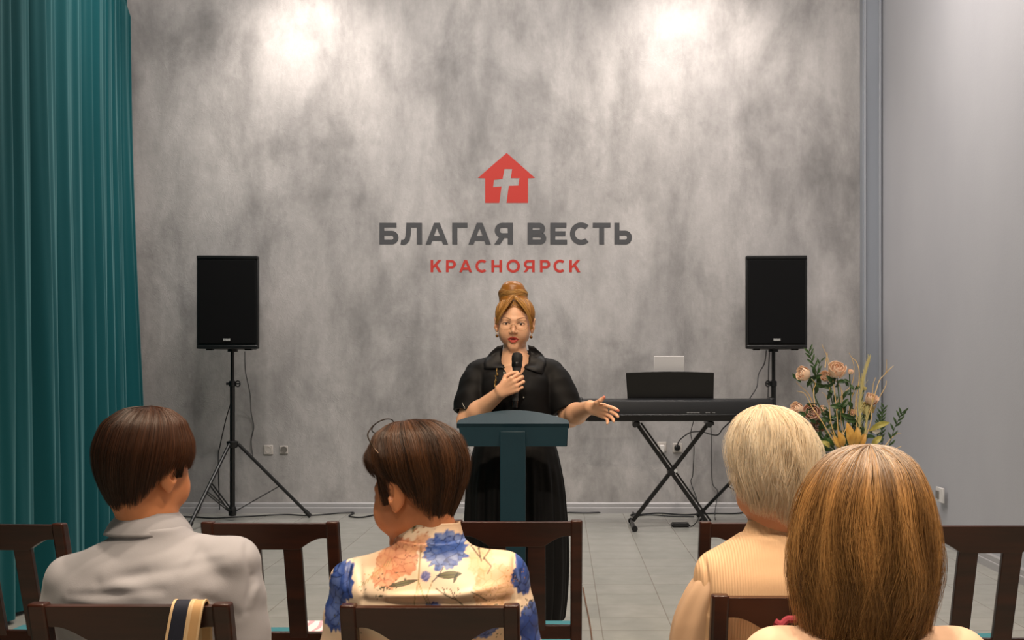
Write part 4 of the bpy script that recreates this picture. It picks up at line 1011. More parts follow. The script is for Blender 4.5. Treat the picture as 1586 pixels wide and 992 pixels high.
    Rr = ax.to_track_quat('Z', 'Y').to_matrix(); lathe(bm, [(.0100, -.0035), (.0118, -.0035), (.0118, .0035), (.0100, .0035)], c2, 18, Rr); attach(obj('ring', bm, mat('ring_silver', 'd8d8d8', .2, metal=.9), None), root)
    # ---- dress
    d = Field(axis_coords(-.62, .20, [], .0042), axis_coords(4.74, 5.26, [], .0042), axis_coords(.18, 1.50, [(1.05, 1.46, .0035)], .009))
    cx = -.212; 
    d.loft([(.222, cx+.012, 5.0, .205, .15, .15), (.26, cx+.01, 5.0, .212, .155, .155), (.45, cx+.005, 5.0, .230, .165, .165), (.70, cx+.003, 5.0, .228, .165, .165), (.88, cx, 5.0, .215, .155, .155), (1.0, cx, 5.0, .190, .135, .135),
            (1.07, cx, 5.0, .172, .122, .125), (1.18, cx, 5.0, .165, .135, .13), (1.27, cx, 5.0, .164, .135, .125), (1.34, cx, 5.01, .155, .105, .105), (1.372, cx, 5.015, .120, .080, .085)], .02, pw=2.2)
    d.cap((-.350, 5.02, 1.350), (-.262, 5.02, 1.392), .062, .045, .03); d.cap((-.075, 5.02, 1.350), (-.165, 5.02, 1.392), .062, .045, .03)
    d2 = Field(d.x, d.y, d.z)
    for s, e in ((sl, el), (sr, el2)):
        q = s.lerp(e, .86); dirn = (e-s).normalized()
        d2.chain([s+Vector((0, 0, -.008)), s.lerp(e, .3), s.lerp(e, .6), q], [.056, .063, .067, .071], .03)
        d2.box(q+dirn*.098, (.13, .13, .10), dirn.to_track_quat('Z', 'Y').to_matrix(), .01, .004, 'sub')
        d2.cap(q-dirn*.03, q+dirn*.08, .053, .060, .006, 'sub')
    h_ = np.maximum(.014-np.abs(d.F-d2.F), 0)/.014; d.F = np.minimum(d.F, d2.F)-h_*h_*.0035
    for s, e in ((sl, el), (sr, el2)):
        q = s.lerp(e, .86); dirn = (e-s).normalized(); d.cap(q-dirn*.02, q+dirn*.08, .052, .060, .004, 'sub')
    # neck opening
    d.cap((-.213, 5.02, 1.43), (-.213, 5.01, 1.375), .066, .060, .008, 'sub'); d.cap((-.213, 4.95, 1.40), (-.213, 4.875, 1.345), .046, .018, .010, 'sub')
    V, Q = d.mesh(); V = relax(V, Q, 3); N = vnormals(V, Q)
    # pleats and creases
    z = V[:, 2]; th = np.arctan2(V[:, 1]-5.0, V[:, 0]-cx); sk = sst(1.05, .8, z)
    disp = sk*(.010*np.sin(th*17+np.sin(z*3)*.6)+.006*np.sin(th*31+1+z*2))*(.5+.5*sst(1.0, .4, z))+(1-sk)*(.0045*sn(V*np.array([1, 1, .55]), 34, 3)+.003*sn(V*np.array([1, 1, 1.6]), 62, 5))
    V = V+N*disp[:, None]
    M_dress = mat('black_dress_cloth', '09090b', .65, spec=.22, bump=((500, 500, 500), .15, .0004))
    dr = mesh_np('dress', V-RO, Q, M_dress, root); fy = surf_front(V, -1)
    # collar leaves lying on the chest
    M_col = mat('collar_cloth', '0e0e11', .55, spec=.3)
    SC_ = F/4.88
    def cp(px, py, off=.004):
        x = (px-CX)/SC_; z_ = H-(py-CY)/SC_; return (x, fy(x, z_)-off, z_)
    for side in (-1, 1):
        mid = 797.0; X = lambda dx: mid+side*dx
        rows = []
        for u in np.linspace(0, 1, 9):
            # inner edge runs from behind the neck down the V; outer edge from the shoulder down to the point
            ix, iz = [(np.interp(u, [0, .35, .7, 1], [19.5, 22, 19, 13])), (np.interp(u, [0, .35, .7, 1], [534, 549, 562, 570]))]
            ox, oz = [(np.interp(u, [0, .35, .7, 1], [29, 41, 50, 43 if side > 0 else 49])), (np.interp(u, [0, .35, .7, 1], [536, 547, 561, 580 if side > 0 else 572]))]
            row = []
            for w_ in np.linspace(0, 1, 7):
                px = X(ix+(ox-ix)*w_); py = iz+(oz-iz)*w_; p = list(cp(px, py, .004+.003*math.sin(PI*w_)))
                back = (1-min(1, u/.45)); p[1] = p[1]*(1-back)+(4.955+.03*(1-u))*back-.0; row.append(p)
            rows.append(row)
        v, q = patch(rows, .004); mesh_np('collar', v-RO, q if side > 0 else q[:, ::-1], M_col, root)
    # stand of the collar around the nape
    rows = []
    for a in np.linspace(-35, 215, 26):
        t = math.radians(a); rows.append([(-.213+.072*math.cos(t), 5.015+.070*math.sin(t), 1.375+.0*a), (-.213+.066*math.cos(t), 5.018+.064*math.sin(t), 1.445-.03*max(0, -math.sin(t)))])
    v, q = patch(rows, .004); mesh_np('collar_band', v-RO, q, M_col, root)
    # bead trim
    M_bead = mat('gilt_beads', 'a98a55', .25, metal=.6); bm = bmesh.new(); rr = random.Random(5)
    for i in range(16):
        px = 768.2-1.8*i/15+rr.uniform(-.8, .8)+(1.5 if i in (4, 5) else 0); c = cp(px, 572+27*i/15, .004); sphere(bm, c, .0028 if i % 5 else .005, 8, 6)
    attach(obj('bead_trim', bm, M_bead, None), root)
    bm = bmesh.new(); M_st = mat('clear_stones', 'd8d8d0', .15, metal=.3)
    for i in range(6): c = cp(715.5+i*1.0, 625+i*2.0, .0); sphere(bm, (c[0], c[1]-.004, c[2]), .0024, 8, 6)
    attach(obj('sleeve_stones', bm, M_st, None), root)
    bm = bmesh.new()
    for px, py in ((780, 578), (811, 616)): sphere(bm, cp(px, py, .003), .0042, 10, 8)
    attach(obj('buttons', bm, M_st, None), root)
    # ---- hair: swept up into a high bun
    hm = hair_mat('golden_hair', .36)
    g = Field(axis_coords(-.36, -.06, [], .0028), axis_coords(4.82, 5.18, [], .0028), axis_coords(1.42, 1.78, [], .0028))
    hp = hf.p; kk = hf.k; EL = lambda c, r, kq=.02, op='add': g.ell(hp(c), [v*kk for v in r], hf.R, kq, op)
    EL((0, -.020, .038), (.0835, .106, .084)); bunc = Vector((.012, -.024, .122)); EL(bunc, (.060, .056, .054), .03); EL((.014, -.02, .160), (.040, .038, .022), .03)
    EL((0, -.06, -.02), (.070, .06, .06), .02)
    EL((0, .112, -.026), (.062, .078, .108), .006, 'sub'); EL((0, .06, -.075), (.085, .09, .062), .006, 'sub'); EL((0, -.06, -.12), (.09, .08, .05), .006, 'sub')
    for s in (-1, 1): EL((s*.084, -.006, -.030), (.022, .026, .036), .006, 'sub')
    V, Q = g.mesh(); V = relax(V, Q, 2)
    base = np.tile(np.array(lin('9a6528')), (len(V), 1)); 
    hv, hq, hcl = [V], [Q], [base]; off = len(V)
    R_ = np.random.default_rng(21)
    def add_strands(paths, w, c1, c2, rnd=R_):
        nonlocal off
        n = len(paths); wv = w*rnd.uniform(.6, 1.3, n); v, q, sid = strands(paths, wv, .3, rngs=rnd)
        t = rnd.random(n)[:, None]**1.2; c = np.array(lin(c1))*(1-t)+np.array(lin(c2))*t
        hv.append(v); hq.append(q+off); off += len(v); hcl.append(c[sid])
    def to_world(L): return np.array(hf.o)+(L*hf.k) @ np.array(hf.R).T
    C0 = np.array([0, -.020, .038]); rad = np.array([.0845, .107, .086])
    # hairline ring (local directions) : from forehead centre round the temples to the nape
    def surf(dv, gain): dv = dv/np.linalg.norm(dv, axis=-1, keepdims=True); return C0+dv*rad*gain
    n = 3600; th = R_.uniform(0, 2*PI, n); m_ = 16
    # height of the hairline by azimuth (0 = face)
    az = np.abs(((th+PI) % (2*PI))-PI); zl = np.interp(az, [0, .5, .85, 1.25, 1.7, 2.2, PI], [.50, .36, .14, -.25, -.35, -.80, -.95])
    d0 = np.stack([np.sin(th)*np.cos(zl), np.cos(th)*np.cos(zl), np.sin(zl)], 1)
    top = np.array([.10, -.10, 1.0]); top /= np.linalg.norm(top)
    t0 = R_.uniform(0, .55, n)*(R_.random(n) > .45); u = np.linspace(0, 1, m_)[None, :, None]; tt = t0[:, None, None]+(1.02-t0[:, None, None])*u
    dv = d0[:, None, :]*(1-tt)+top[None, None, :]*tt+np.array([0, 0, .0]); gain = 1.0+R_.uniform(-.004, .030, n)[:, None, None]*np.sin(PI*np.clip(tt, 0, 1))**.5+.008*np.sin(th*23)[:, None, None]
    add_strands(to_world(surf(dv, gain)), .00085, '7c4d1c', 'd6a054')
    # the bun: coils
    n = 1500; ang = R_.uniform(0, 2*PI, n); tl = R_.uniform(-.7, .9, n); span = R_.uniform(1.2, 2.6, n); u = np.linspace(0, 1, 16)[None, :]
    a_ = ang[:, None]+span[:, None]*u; el_ = tl[:, None]+.35*np.sin(a_*1.0+tl[:, None]*2)
    D = np.stack([np.cos(a_)*np.cos(el_), np.sin(a_)*np.cos(el_), np.sin(el_)], -1); Lp = np.array(bunc)+D*np.array([.061, .057, .055])*(1+R_.uniform(0, .06, n)[:, None, None]+.03*np.sin(el_*9)[:, :, None])
    add_strands(to_world(Lp), .00085, '8a5a24', 'e3b56c')
    n = 500; ang = R_.uniform(0, 2*PI, n)[:, None]; u = np.linspace(0, 1, 12)[None, :]; a_ = ang+u*1.6; rr_ = .042-.034*u
    Lp = np.stack([.016+rr_*np.cos(a_), -.02+rr_*np.sin(a_), .170+.014*u-.25*rr_+0*a_], -1); Lp[:, :, 2] += R_.uniform(0, .004, n)[:, None]; add_strands(to_world(Lp), .0008, '8a5a24', 'e3b56c')
    # front locks swept from the parting over the temples
    for s, n, w0 in ((1, 700, 1.0), (-1, 420, .6)):
        j = R_.random(n)[:, None, None]; u = np.linspace(0, 1, 16)[None, :, None]
        if s > 0: ctrl = np.array([(.010, .062, .118), (.030, .082, .094), (.055, .082, .060), (.074, .064, .020), (.080, .044, -.008)]); ctrl2 = np.array([(.004, .070, .112), (.020, .092, .086), (.040, .097, .056), (.060, .084, .022), (.071, .064, -.006)])
        else: ctrl = -np.array([(-.006, -.062, -.118), (.026, -.080, -.100), (.056, -.076, -.062), (.074, -.058, -.020), (.081, -.040, .020)]); ctrl2 = -np.array([(.0, -.070, -.112), (.024, -.089, -.086), (.050, -.086, -.054), (.066, -.070, -.016), (.074, -.058, .026)])
        def cr(c):
            P_ = np.concatenate([[2*c[0]-c[1]], c, [2*c[-1]-c[-2]]]); o_ = []
            for tq in np.linspace(0, len(c)-1-1e-6, 16):
                i = int(tq)+1; t = tq-int(tq); a, b, c_, d_ = P_[i-1:i+3]; o_.append(.5*((2*b)+(c_-a)*t+(2*a-5*b+4*c_-d_)*t*t+(3*b-a-3*c_+d_)*t**3))
            return np.array(o_)[None]
        path = cr(ctrl)*(1-j)+cr(ctrl2)*j; path = path+R_.normal(0, .0012, (n, 1, 3))+(np.array([.0, .004, .002])*R_.random((n, 1, 1)))
        add_strands(to_world(path), .0009, '8a5820', 'e0ad62')
    mesh_np('hair', np.concatenate(hv)-RO, np.concatenate(hq), hm, root, np.concatenate(hcl))
    # ---- microphone held in the hand (a thing of its own)
    mp = A(801.5, 546, 4.835); mb = A(797.5, 632, 4.815); dz = (mp-mb); L = dz.length; Rm = dz.to_track_quat('Z', 'Y').to_matrix()
    mc = empty('microphone', mb); tag(mc, 'black handheld microphone with a grey body, held up in front of the speaking woman', 'microphone')
    def mpart(nm, prof, m): 
        bm = bmesh.new(); lathe(bm, prof, (0, 0, 0), 24, Rm); return obj(nm, bm, m, mc)
    mpart('battery_cap', [(0, 0), (.0125, .0), (.0135, .003), (.0140, .030), (.013, .031), (0, .031)], mat('mic_clear_cap', '1b1b1d', .15))
    mpart('body', [(0, .030), (.0145, .030), (.0150, .05), (.0160, L-.095), (.0185, L-.080), (.0200, L-.066), (0, L-.066)], mat('mic_grey', '4c4e50', .35, metal=.6))
    mpart('collar_ring', [(0, L-.068), (.0210, L-.068), (.0235, L-.060), (.0235, L-.046), (.0225, L-.044), (0, L-.044)], M_blkm)
    mpart('grille', [(0, L-.045), (.0230, L-.045), (.0245, L-.032), (.0240, L-.016), (.0195, L-.005), (.010, L-.0005), (0, L)], mat('mic_mesh', '0c0c0d', .6, bump=((900, 900, 900), 1, .001)))
    return root
build_speaker_woman()
# ================================================================ the seated listeners
def grid_for(cx, cy, hc, hw=.32, fine=.0030, top=.30, hs=.12):
    return Field(axis_coords(cx-hw, cx+hw, [(hc[0]-hs, hc[0]+hs, fine)], .0055), axis_coords(cy-.26, cy+.66, [(hc[1]-hs-.02, hc[1]+hs+.02, fine)], .0060), axis_coords(0, hc[2]+top*.55, [(hc[2]-.17, hc[2]+.16, fine)], .0065))
def seated_person(spec):
    cx, cy, Yc = spec['cx'], spec['cy'], spec['cy']; zs = spec.get('zs', .452)
    root = empty('person', (cx, cy, 0)); root['label'] = spec['label']; root['category'] = 'person'; RO = np.array(root.location)
    hc = Vector(spec['head']); hf = Fr(hc, eul(*spec['rot']), spec.get('hk', 1.0)); f = grid_for(cx, cy, hc)
    nb = Vector(spec['neck']); head(f, hf, neck_to=nb, neck_r=spec.get('nr', .055), jaw=spec.get('jaw', 1.0))
    f.cap(nb, nb+Vector((0, .0, -.05)), spec.get('nr', .055)*1.05, .075, .03)
    f.loft([(zs-.02, cx, cy+.11, .13, .10, .12), (zs+.12, cx, cy+.08, .135, .10, .11), (nb.z-.16, cx, cy, .14, .10, .10), (nb.z-.03, cx, cy, .09, .07, .07)], .03)
    arms = []
    for s in (-1, 1):
        sh = Vector(spec['sh'][0 if s < 0 else 1]); el = Vector(spec['el'][0 if s < 0 else 1]); wr = Vector((cx+s*.06, cy+.36, zs+.17))
        f.chain([sh, el], [.042, .038], .02); f.chain([el, el.lerp(wr, .4), wr], [.038, .037, .026], .02)
        y = (wr-el).normalized(); y = (y+Vector((-s*.25, .1, -.15))).normalized(); z = Vector((0, 0, 1)); x = y.cross(z).normalized(); z = x.cross(y)
        hand(f, Fr(wr+y*.01, Matrix((x, y, z)).transposed(), .9), [(22, 30, 20)]*4, .3, -s); arms.append((sh, el, wr))
    for an in seated_legs(f, cx, cy, zs): f.cap(an-Vector((0, 0, .045)), an+Vector((0, .15, -.06)), .030, .024, .03)
    V, Q = f.mesh(); V = relax(V, Q, 1, .35); col = face_tint(V, hf, spec['skin'], lip=spec.get('lip', 'b5635a'), brow=spec.get('brow', '3a2a20'))
    body = mesh_np('body', V-RO, Q, spec['skinm'], root, col); del f
    n0 = set(bpy.data.objects); eyes(root, hf)
    for o in set(bpy.data.objects)-n0:
        if o.parent is root: attach(o, root)
    # garment
    st = spec.get('step', .0050); d = Field(axis_coords(cx-.34, cx+.34, [], st), axis_coords(cy-.22, cy+.30, [], st), axis_coords(zs-.04, nb.z+.08, [], st))
    d.loft(spec['trunk'], .02, pw=spec.get('pw', 2.3))
    for (sh, el, wr), (r0, r1, r2, long) in zip(arms, spec['sleeve']):
        e2 = Field(d.x, d.y, d.z); q = sh.lerp(el, 1.0 if long else .80); pts = [sh, sh.lerp(q, .35), sh.lerp(q, .7), q]; e2.chain(pts, [r0, (r0+r1)/2, r1, r2], .03)
        if long: e2.chain([el, el.lerp(wr, .9)], [r2, r2*.75], .03)
        else:
            dd = (el-sh).normalized(); e2.box(q+dd*.115, (.12, .12, .10), dd.to_track_quat('Z', 'Y').to_matrix(), .01, .003, 'sub')
        nbk = Vector((cx+(nb.x-cx)*.6, cy, nb.z-.045)); e2.cap(sh+Vector((0, 0, .012)), nbk, r0*.86, .05, .03)
        kk = .022; h_ = np.maximum(kk-np.abs(d.F-e2.F), 0)/kk; d.F = np.minimum(d.F, e2.F)-h_*h_*kk*.25
    if 'neckcut' in spec:
        a, b, r = spec['neckcut']; d.cap(a, b, r, r, .008, 'sub')
    V, Q = d.mesh(); V = relax(V, Q, 3); N = vnormals(V, Q)
    D = spec['wr'][0]*sn(V*np.array([1, 1, 1.3]), 26, spec['seed'])+spec['wr'][1]*sn(V*np.array([1, 1, 2.2]), 48, spec['seed']+1)
    V = V+N*(D+folds(V, N, spec.get('folds', []), cy-.12))[:, None]
    g = mesh_np(spec['gname'], V-RO, Q, spec['gmat'], root, spec['gcol'](V, N) if spec.get('gcol') else None)
    # lower garment and shoes
    t = Field(axis_coords(cx-.22, cx+.22, [], .008), axis_coords(cy-.18, cy+.66, [], .008), axis_coords(0, zs+.20, [], .008))
    t.loft([(zs-.015, cx, cy+.11, .165, .130, .14), (zs+.10, cx, cy+.085, .160, .120, .12), (zs+.17, cx, cy+.06, .15, .110, .11)], .03)
    for an in seated_legs(t, cx, cy, zs+.005, r=1.22): pass
    t.box((cx, cy, -.02), (.4, .8, .12), None, .005, .004, 'sub')
    V, Q = t.mesh(); V = relax(V, Q, 2); mesh_np('trousers', V-RO, Q, spec['tmat'], root)
    for sx in (-1, 1):
        bm = bmesh.new(); x = cx+sx*.085; y = cy+.45
        pr = [(-.05, 0), (-.05, .07), (-.02, .095), (.03, .09), (.09, .055), (.20, .045), (.225, .02), (.22, 0)]
        prism(bm, [(y+a, b) for a, b in pr], x-.045, x+.045, 'x'); attach(obj('shoe', bm, M_blk, None, bevel=.012, seg=3), root)
    return root, hf
M_skin2 = skin_mat('warm_skin')
PX = lambda px, py, Y: at(px, py, Y)
def loft_px(Y, rows, cyo=0):
    """rows: (py, px_left, px_right, back_depth, front_depth) read at distance Y"""
    S_ = F/Y; out = []
    for py, a, b, bk, fr_ in rows: out.append((H-(py-CY)/S_, ((a+b)/2-CX)/S_, Y+cyo+.32*max(0, .80-(H-(py-CY)/S_)), (b-a)/2/S_, bk, fr_))
    return sorted(out)
# ---------- the boy in the pale polo shirt
Yb = 2.45
M_polo = mat('pale_grey_polo', '9b9ba2', .75, spec=.25, sheen=.15, bump=((420, 420, 420), .35, .0006))
hb = PX(225, 731, Yb+.02)
boy, hfb = seated_person(dict(cx=PX(232, 0, Yb).x, cy=Yb, label='boy with a brown bowl cut and pale grey polo shirt, sitting with back turned', head=hb, rot=(-4, 0, -24), hk=1.02,
    neck=PX(232, 815, Yb+.02), nr=.055, sh=(PX(112, 905, Yb), PX(360, 878, Yb)), el=(PX(96, 1060, Yb+.02), PX(378, 1055, Yb+.02)), skin='cf8a5f', skinm=M_skin2,
    trunk=loft_px(Yb, [(1185, 128, 345, .125, .13), (1090, 115, 352, .12, .13), (992, 105, 360, .125, .13), (930, 92, 372, .13, .13), (895, 95, 372, .12, .12), (870, 118, 350, .105, .11), (850, 145, 322, .088, .095), (830, 172, 292, .07, .08), (814, 180, 284, .064, .07)]),
    sleeve=[(.056, .062, .068, False), (.058, .064, .070, False)], wr=(.003, .0022), seed=4, gname='polo_shirt', gmat=M_polo, tmat=mat('dark_trousers', '1d2026', .8),
    folds=[(150, 905, 300, 872, .013, -.0062), (230, 885, 330, 868, .010, .0043), (100, 925, 250, 915, .010, -.0043), (160, 900, 240, 925, .016, .0049), (295, 835, 272, 890, .009, .0037), (250, 905, 350, 880, .016, .0037),
           (355, 830, 372, 905, .006, -.0037), (372, 905, 366, 960, .006, -.0043), (180, 960, 330, 945, .012, .0043), (300, 925, 355, 965, .012, -.0049), (90, 940, 180, 950, .010, -.0037), (385, 900, 372, 950, .008, .0037)],
    neckcut=(PX(233, 790, Yb+.02), PX(233, 822, Yb+.02), .058)))
nc = PX(232, 0, Yb+.02)
zc = lambda py, Y=Yb: H-(py-CY)*Y/F
collar_ring('collar', boy, M_polo, (nc.x-.002, nc.y, 0), 0.063, .094, zc(797), zc(829), a0=-215, a1=35, sy=.95, tilt=-.004, roll=.006, th=.005)
collar_ring('collar_stand', boy, M_polo, (nc.x, nc.y, 0), .061, .074, zc(803), zc(836), a0=-225, a1=45, sy=.95, tilt=-.004, th=.004)
cap_hair(boy, hfb, [[(0, .142), (.05, .138), (.085, .115), (.108, .075), (.112, .040), (.108, .022)], [(0, .142), (.04, .139), (.078, .113), (.099, .065), (.103, .035), (.097, .010)],
    [(0, .142), (.055, .134), (.093, .098), (.103, .045), (.098, .0), (.082, -.045), (.064, -.074)], [(0, .142), (.04, .137), (.074, .111), (.095, .065), (.097, .035), (.091, .005)], [(0, .142), (.05, .136), (.087, .104), (.102, .050), (.097, .010), (.084, -.028), (.070, -.056)]], 6500, '120905', '55311a', '0e0704', w=.0007, whorl=(.018, .0), lift=.028, clump=.07, nclump=46, seed=5, rough=.44, te=(.86, 1.05), drift=.25, fly=900, fly_w=.00035)
# ---------- the woman in the flowered shirt
Yf = 2.45; cxf = PX(664, 0, Yf).x
def paint(V, N):
    """flowers, leaves and stems of the printed cloth, laid out flat over the back of the shirt"""
    S_ = F/(Yf-.13); x = V[:, 0]*S_+CX; y = CY+(H-V[:, 2])*S_
    C = np.tile(np.array(lin('ead4bb')), (len(V), 1)); P3_ = np.stack([x, y, 0*x], 1)
    def mixc(m, c): nonlocal C; c = np.array(lin(c)); C = C*(1-m[:, None])+c*m[:, None]
    mixc(.5*sst(-.1, .6, sn(P3_, .05, 3)), 'e9b48c'); mixc(.45*sst(.0, .7, sn(P3_, .035, 9)), 'efd9b4')
    def flower(cx_, cy_, r, ca, cb, dark, seed, amt=.95, pet=9, yr=1.0):
        dx = x-cx_; dy = (y-cy_)/yr; rr = np.hypot(dx, dy); th = np.arctan2(dy, dx); edge = r*(1+.07*np.sin(th*pet+seed+1.5*np.sin(th*3))+.05*np.sin(th*pet*2.3+seed*2)+.16*sn(P3_, .25, seed+50, 6)); m = sst(0, 3.0, edge-rr)*amt
        qq = np.random.default_rng(seed*7+1); nP = max(5, int(26*(r/30)**2)); pa = qq.uniform(0, 6.28, nP); pr_ = r*1.05*np.sqrt(qq.random(nP)); sel = m > 0
        if not sel.any(): return
        xs = dx[sel]+1.2*sn(P3_[sel], .5, seed, 4); ys = dy[sel]+1.2*sn(P3_[sel], .5, seed+1, 4); Dm = np.hypot(xs[:, None]-pr_*np.cos(pa), (ys[:, None]-pr_*np.sin(pa))*1.25); o_ = np.argsort(Dm, 1); r_ = np.arange(len(xs)); d1 = Dm[r_, o_[:, 0]]; d2 = Dm[r_, o_[:, 1]]
        hsh = (np.sin(o_[:, 0]*12.9+seed)*.5+.5); q = np.zeros(len(x)); e_ = np.zeros(len(x)); q[sel] = np.clip(.25+.75*hsh-.06*d1+.25*sn(P3_[sel], 1.1, seed+3, 6), 0, 1); e_[sel] = sst(2.0, .4, d2-d1)*(.35+.65*(np.sin(o_[:, 1]*7.7+o_[:, 0]*3.1) > -.3)); mixc(m, cb); mixc(m*q, ca); mixc(m*e_*.85, dark)
    def leaf(x0, y0, x1, y1, w_, c='2f3322', c2='7c7a4a'):
        dx, dy = x1-x0, y1-y0; L = math.hypot(dx, dy); u = ((x-x0)*dx+(y-y0)*dy)/L/L; v = ((x-x0)*-dy+(y-y0)*dx)/L; hw = w_*np.sin(PI*np.clip(u, 0, 1))**.8; m = sst(-.6, .6, hw-np.abs(v))*((u > 0) & (u < 1)); mixc(m*.92, c); mixc(m*sst(.5, 1.6, np.abs(v))*sst(1.0, 2.0, hw-np.abs(v))*.55, c2)
    def stem(pts, w_=.9, c='3e3a26'):
        for (x0, y0), (x1, y1) in zip(pts, pts[1:]):
            dx, dy = x1-x0, y1-y0; L2 = dx*dx+dy*dy; t = np.clip(((x-x0)*dx+(y-y0)*dy)/L2, 0, 1); d = np.hypot(x-x0-t*dx, y-y0-t*dy); mixc(sst(w_+.6, w_-.3, d)*.85, c)
    def dots(cx_, cy_, r, n, c, sd, sz=1.6):
        q = np.random.default_rng(sd)
        for _ in range(n):
            a = q.uniform(0, 6.28); rr = r*q.random()**.6; px, py = cx_+rr*math.cos(a), cy_+rr*math.sin(a)*.7; s1, s2, an = q.uniform(.7, 1.3)*sz, q.uniform(.4, .7)*sz, q.uniform(0, 3.14)
            dx, dy = x-px, y-py; u = dx*math.cos(an)+dy*math.sin(an); v = -dx*math.sin(an)+dy*math.cos(an); mixc(sst(1.3, .6, np.hypot(u/s1, v/s2))*.9, c)
    flower(610, 872, 34, 'dba67c', 'c77a55', '9a4a30', 2, .8, 8, .9); flower(592, 895, 24, 'e0ae86', 'cc8460', 'a4553a', 12, .7)
    flower(648, 850, 16, 'e4b488', 'd08a60', 'a4553a', 5, .6); flower(762, 915, 34, 'ecc39a', 'dfa173', 'b58a48', 7, .55, 7); flower(740, 880, 20, 'ecc79a', 'dba878', 'c8a060', 8, .4)
    flower(780, 850, 20, 'efd4a8', 'e6b98a', 'd0a070', 18, .4); flower(540, 850, 20, 'efd4a8', 'e6b98a', 'd8b080', 28, .35)
    flower(684, 862, 35, '8294c0', '3f5da6', '1c2f63', 3, 1.0, 10, .78); flower(656, 897, 9, '7d80b5', '4a58a4', '26356e', 6, .8, 7); flower(668, 955, 20, '6a7fb8', '35509a', '1c2f63', 13, .9)
    flower(612, 972, 26, 'e0ae86', 'c77a55', '9a4a30', 14, .7); flower(745, 975, 28, '8294c0', '3f5da6', '1c2f63', 15, .9, 9, .8)
    for sx, sy_, sd in ((517, 915, 21), (813, 900, 22), (506, 960, 25), (822, 985, 26)): flower(sx, sy_, 24, '5f74ad', '2f4a92', '16254f', sd, 1.0, 8, 1.5)
    leaf(673, 897, 713, 895, 5.5); leaf(598, 913, 645, 903, 4, '3a3a28'); leaf(706, 893, 700, 908, 2.5); leaf(640, 800, 628, 838, 3.5, '5a5a34')
    stem([(683, 885), (677, 896), (668, 905)], .8, '2a3050'); stem([(646, 852), (645, 905), (640, 940)], .6, '8a7a4a'); stem([(645, 905), (655, 925), (664, 945)], .6, '8a8a4a'); stem([(668, 903), (660, 925), (668, 950)], .5, '8a7a4a')
    stem([(741, 880), (734, 862), (728, 855)], .8); stem([(738, 875), (725, 862)], .7); stem([(744, 878), (756, 862), (760, 852)], .8); stem([(756, 862), (748, 850)], .7); stem([(744, 876), (757, 888), (752, 898)], .7)
    for p in ((728, 853), (736, 857), (722, 861), (750, 848), (761, 850), (745, 857), (764, 858), (733, 866)): leaf(p[0], p[1], p[0]+5, p[1]-7, 2.0, '4a4a30')
    stem([(674, 915), (690, 925), (705, 932), (718, 944)], .8); stem([(690, 925), (684, 914)], .6); stem([(705, 932), (696, 916)], .6); stem([(728, 920), (740, 927), (752, 937)], .7)
    dots(700, 922, 16, 9, '33362c', 31); dots(603, 905, 22, 14, '4a4636', 32, 2.2); dots(590, 925, 16, 12, '3a3a2c', 33, 1.9); dots(630, 870, 26, 10, '6a4028', 34, 1.6); dots(560, 905, 30, 12, 'a08850', 35, 1.1); dots(795, 905, 20, 16, 'a07840', 36, 1.3); dots(752, 930, 26, 14, '8a5a38', 37, 1.3); dots(545, 870, 12, 5, '6a6a58', 38, 1.2)
    dots(660, 800, 40, 26, '6a5030', 39, 1.6); dots(640, 822, 40, 14, 'b06a40', 40, 2.4); dots(560, 960, 60, 22, '5a5a40', 41, 1.8); dots(760, 970, 60, 22, '5a5a40', 42, 1.8); dots(520, 965, 14, 14, '2a3050', 43, 1.8); dots(815, 950, 12, 14, '3a3a30', 44, 1.8)
    for i in range(9): stem([(553+i*5.2, 917-i*4.0), (557+i*5.2, 909-i*4.4)], .4, 'a89058')
    stem([(688+30, 800), (722, 828), (716, 838), (708, 824)], .6, '3a3628')
    return C
M_flor = mat('printed_satin', 'e6c79c', .42, spec=.4, attr='tint', bump=((300, 300, 300), .15, .0004))
hfl = PX(647, 762, Yf+.03)
flo, hff = seated_person(dict(cx=cxf, cy=Yf, label='woman with cropped brown hair, flower-printed cream shirt and glasses pushed up on her head', head=hfl, rot=(-12, 4, 54), hk=1.06,
    neck=PX(668, 832, Yf+.02), nr=.050, sh=(PX(551, 908, Yf), PX(780, 898, Yf)), el=(PX(538, 1060, Yf+.02), PX(800, 1060, Yf+.02)), skin='d08a60', skinm=M_skin2, lip='b8554a', step=.0023,
    trunk=loft_px(Yf, [(1185, 558, 772, .125, .13), (1090, 552, 778, .12, .13), (992, 545, 788, .12, .13), (930, 535, 798, .125, .13), (900, 533, 797, .115, .12), (882, 550, 780, .10, .11), (864, 582, 757, .085, .09), (848, 610, 728, .072, .08), (836, 618, 720, .066, .074)]),
    sleeve=[(.054, .062, .062, True)]*2, wr=(.0022, .0018), seed=9, gname='flowered_shirt', gmat=M_flor, gcol=paint, tmat=mat('navy_skirt_cloth', '1a2030', .8),
    folds=[(560, 935, 780, 938, .010, -.009), (600, 925, 690, 922, .007, .006), (700, 925, 770, 915, .008, .005), (545, 880, 560, 930, .007, -.004), (793, 870, 800, 940, .005, -.006), (530, 880, 528, 940, .005, -.006), (645, 850, 645, 930, .003, -.0025)],
    neckcut=(PX(668, 815, Yf+.02), PX(668, 850, Yf+.02), .056)))
nf = PX(666, 0, Yf+.02)
collar_ring('stand_collar', flo, M_flor, (nf.x, nf.y, 0), .0665, .083, zc(811, Yf), zc(848, Yf), a0=-240, a1=60, sy=.9, tilt=-.004, th=.0035, col=lambda v: paint(v, v), n=90, rows=16)
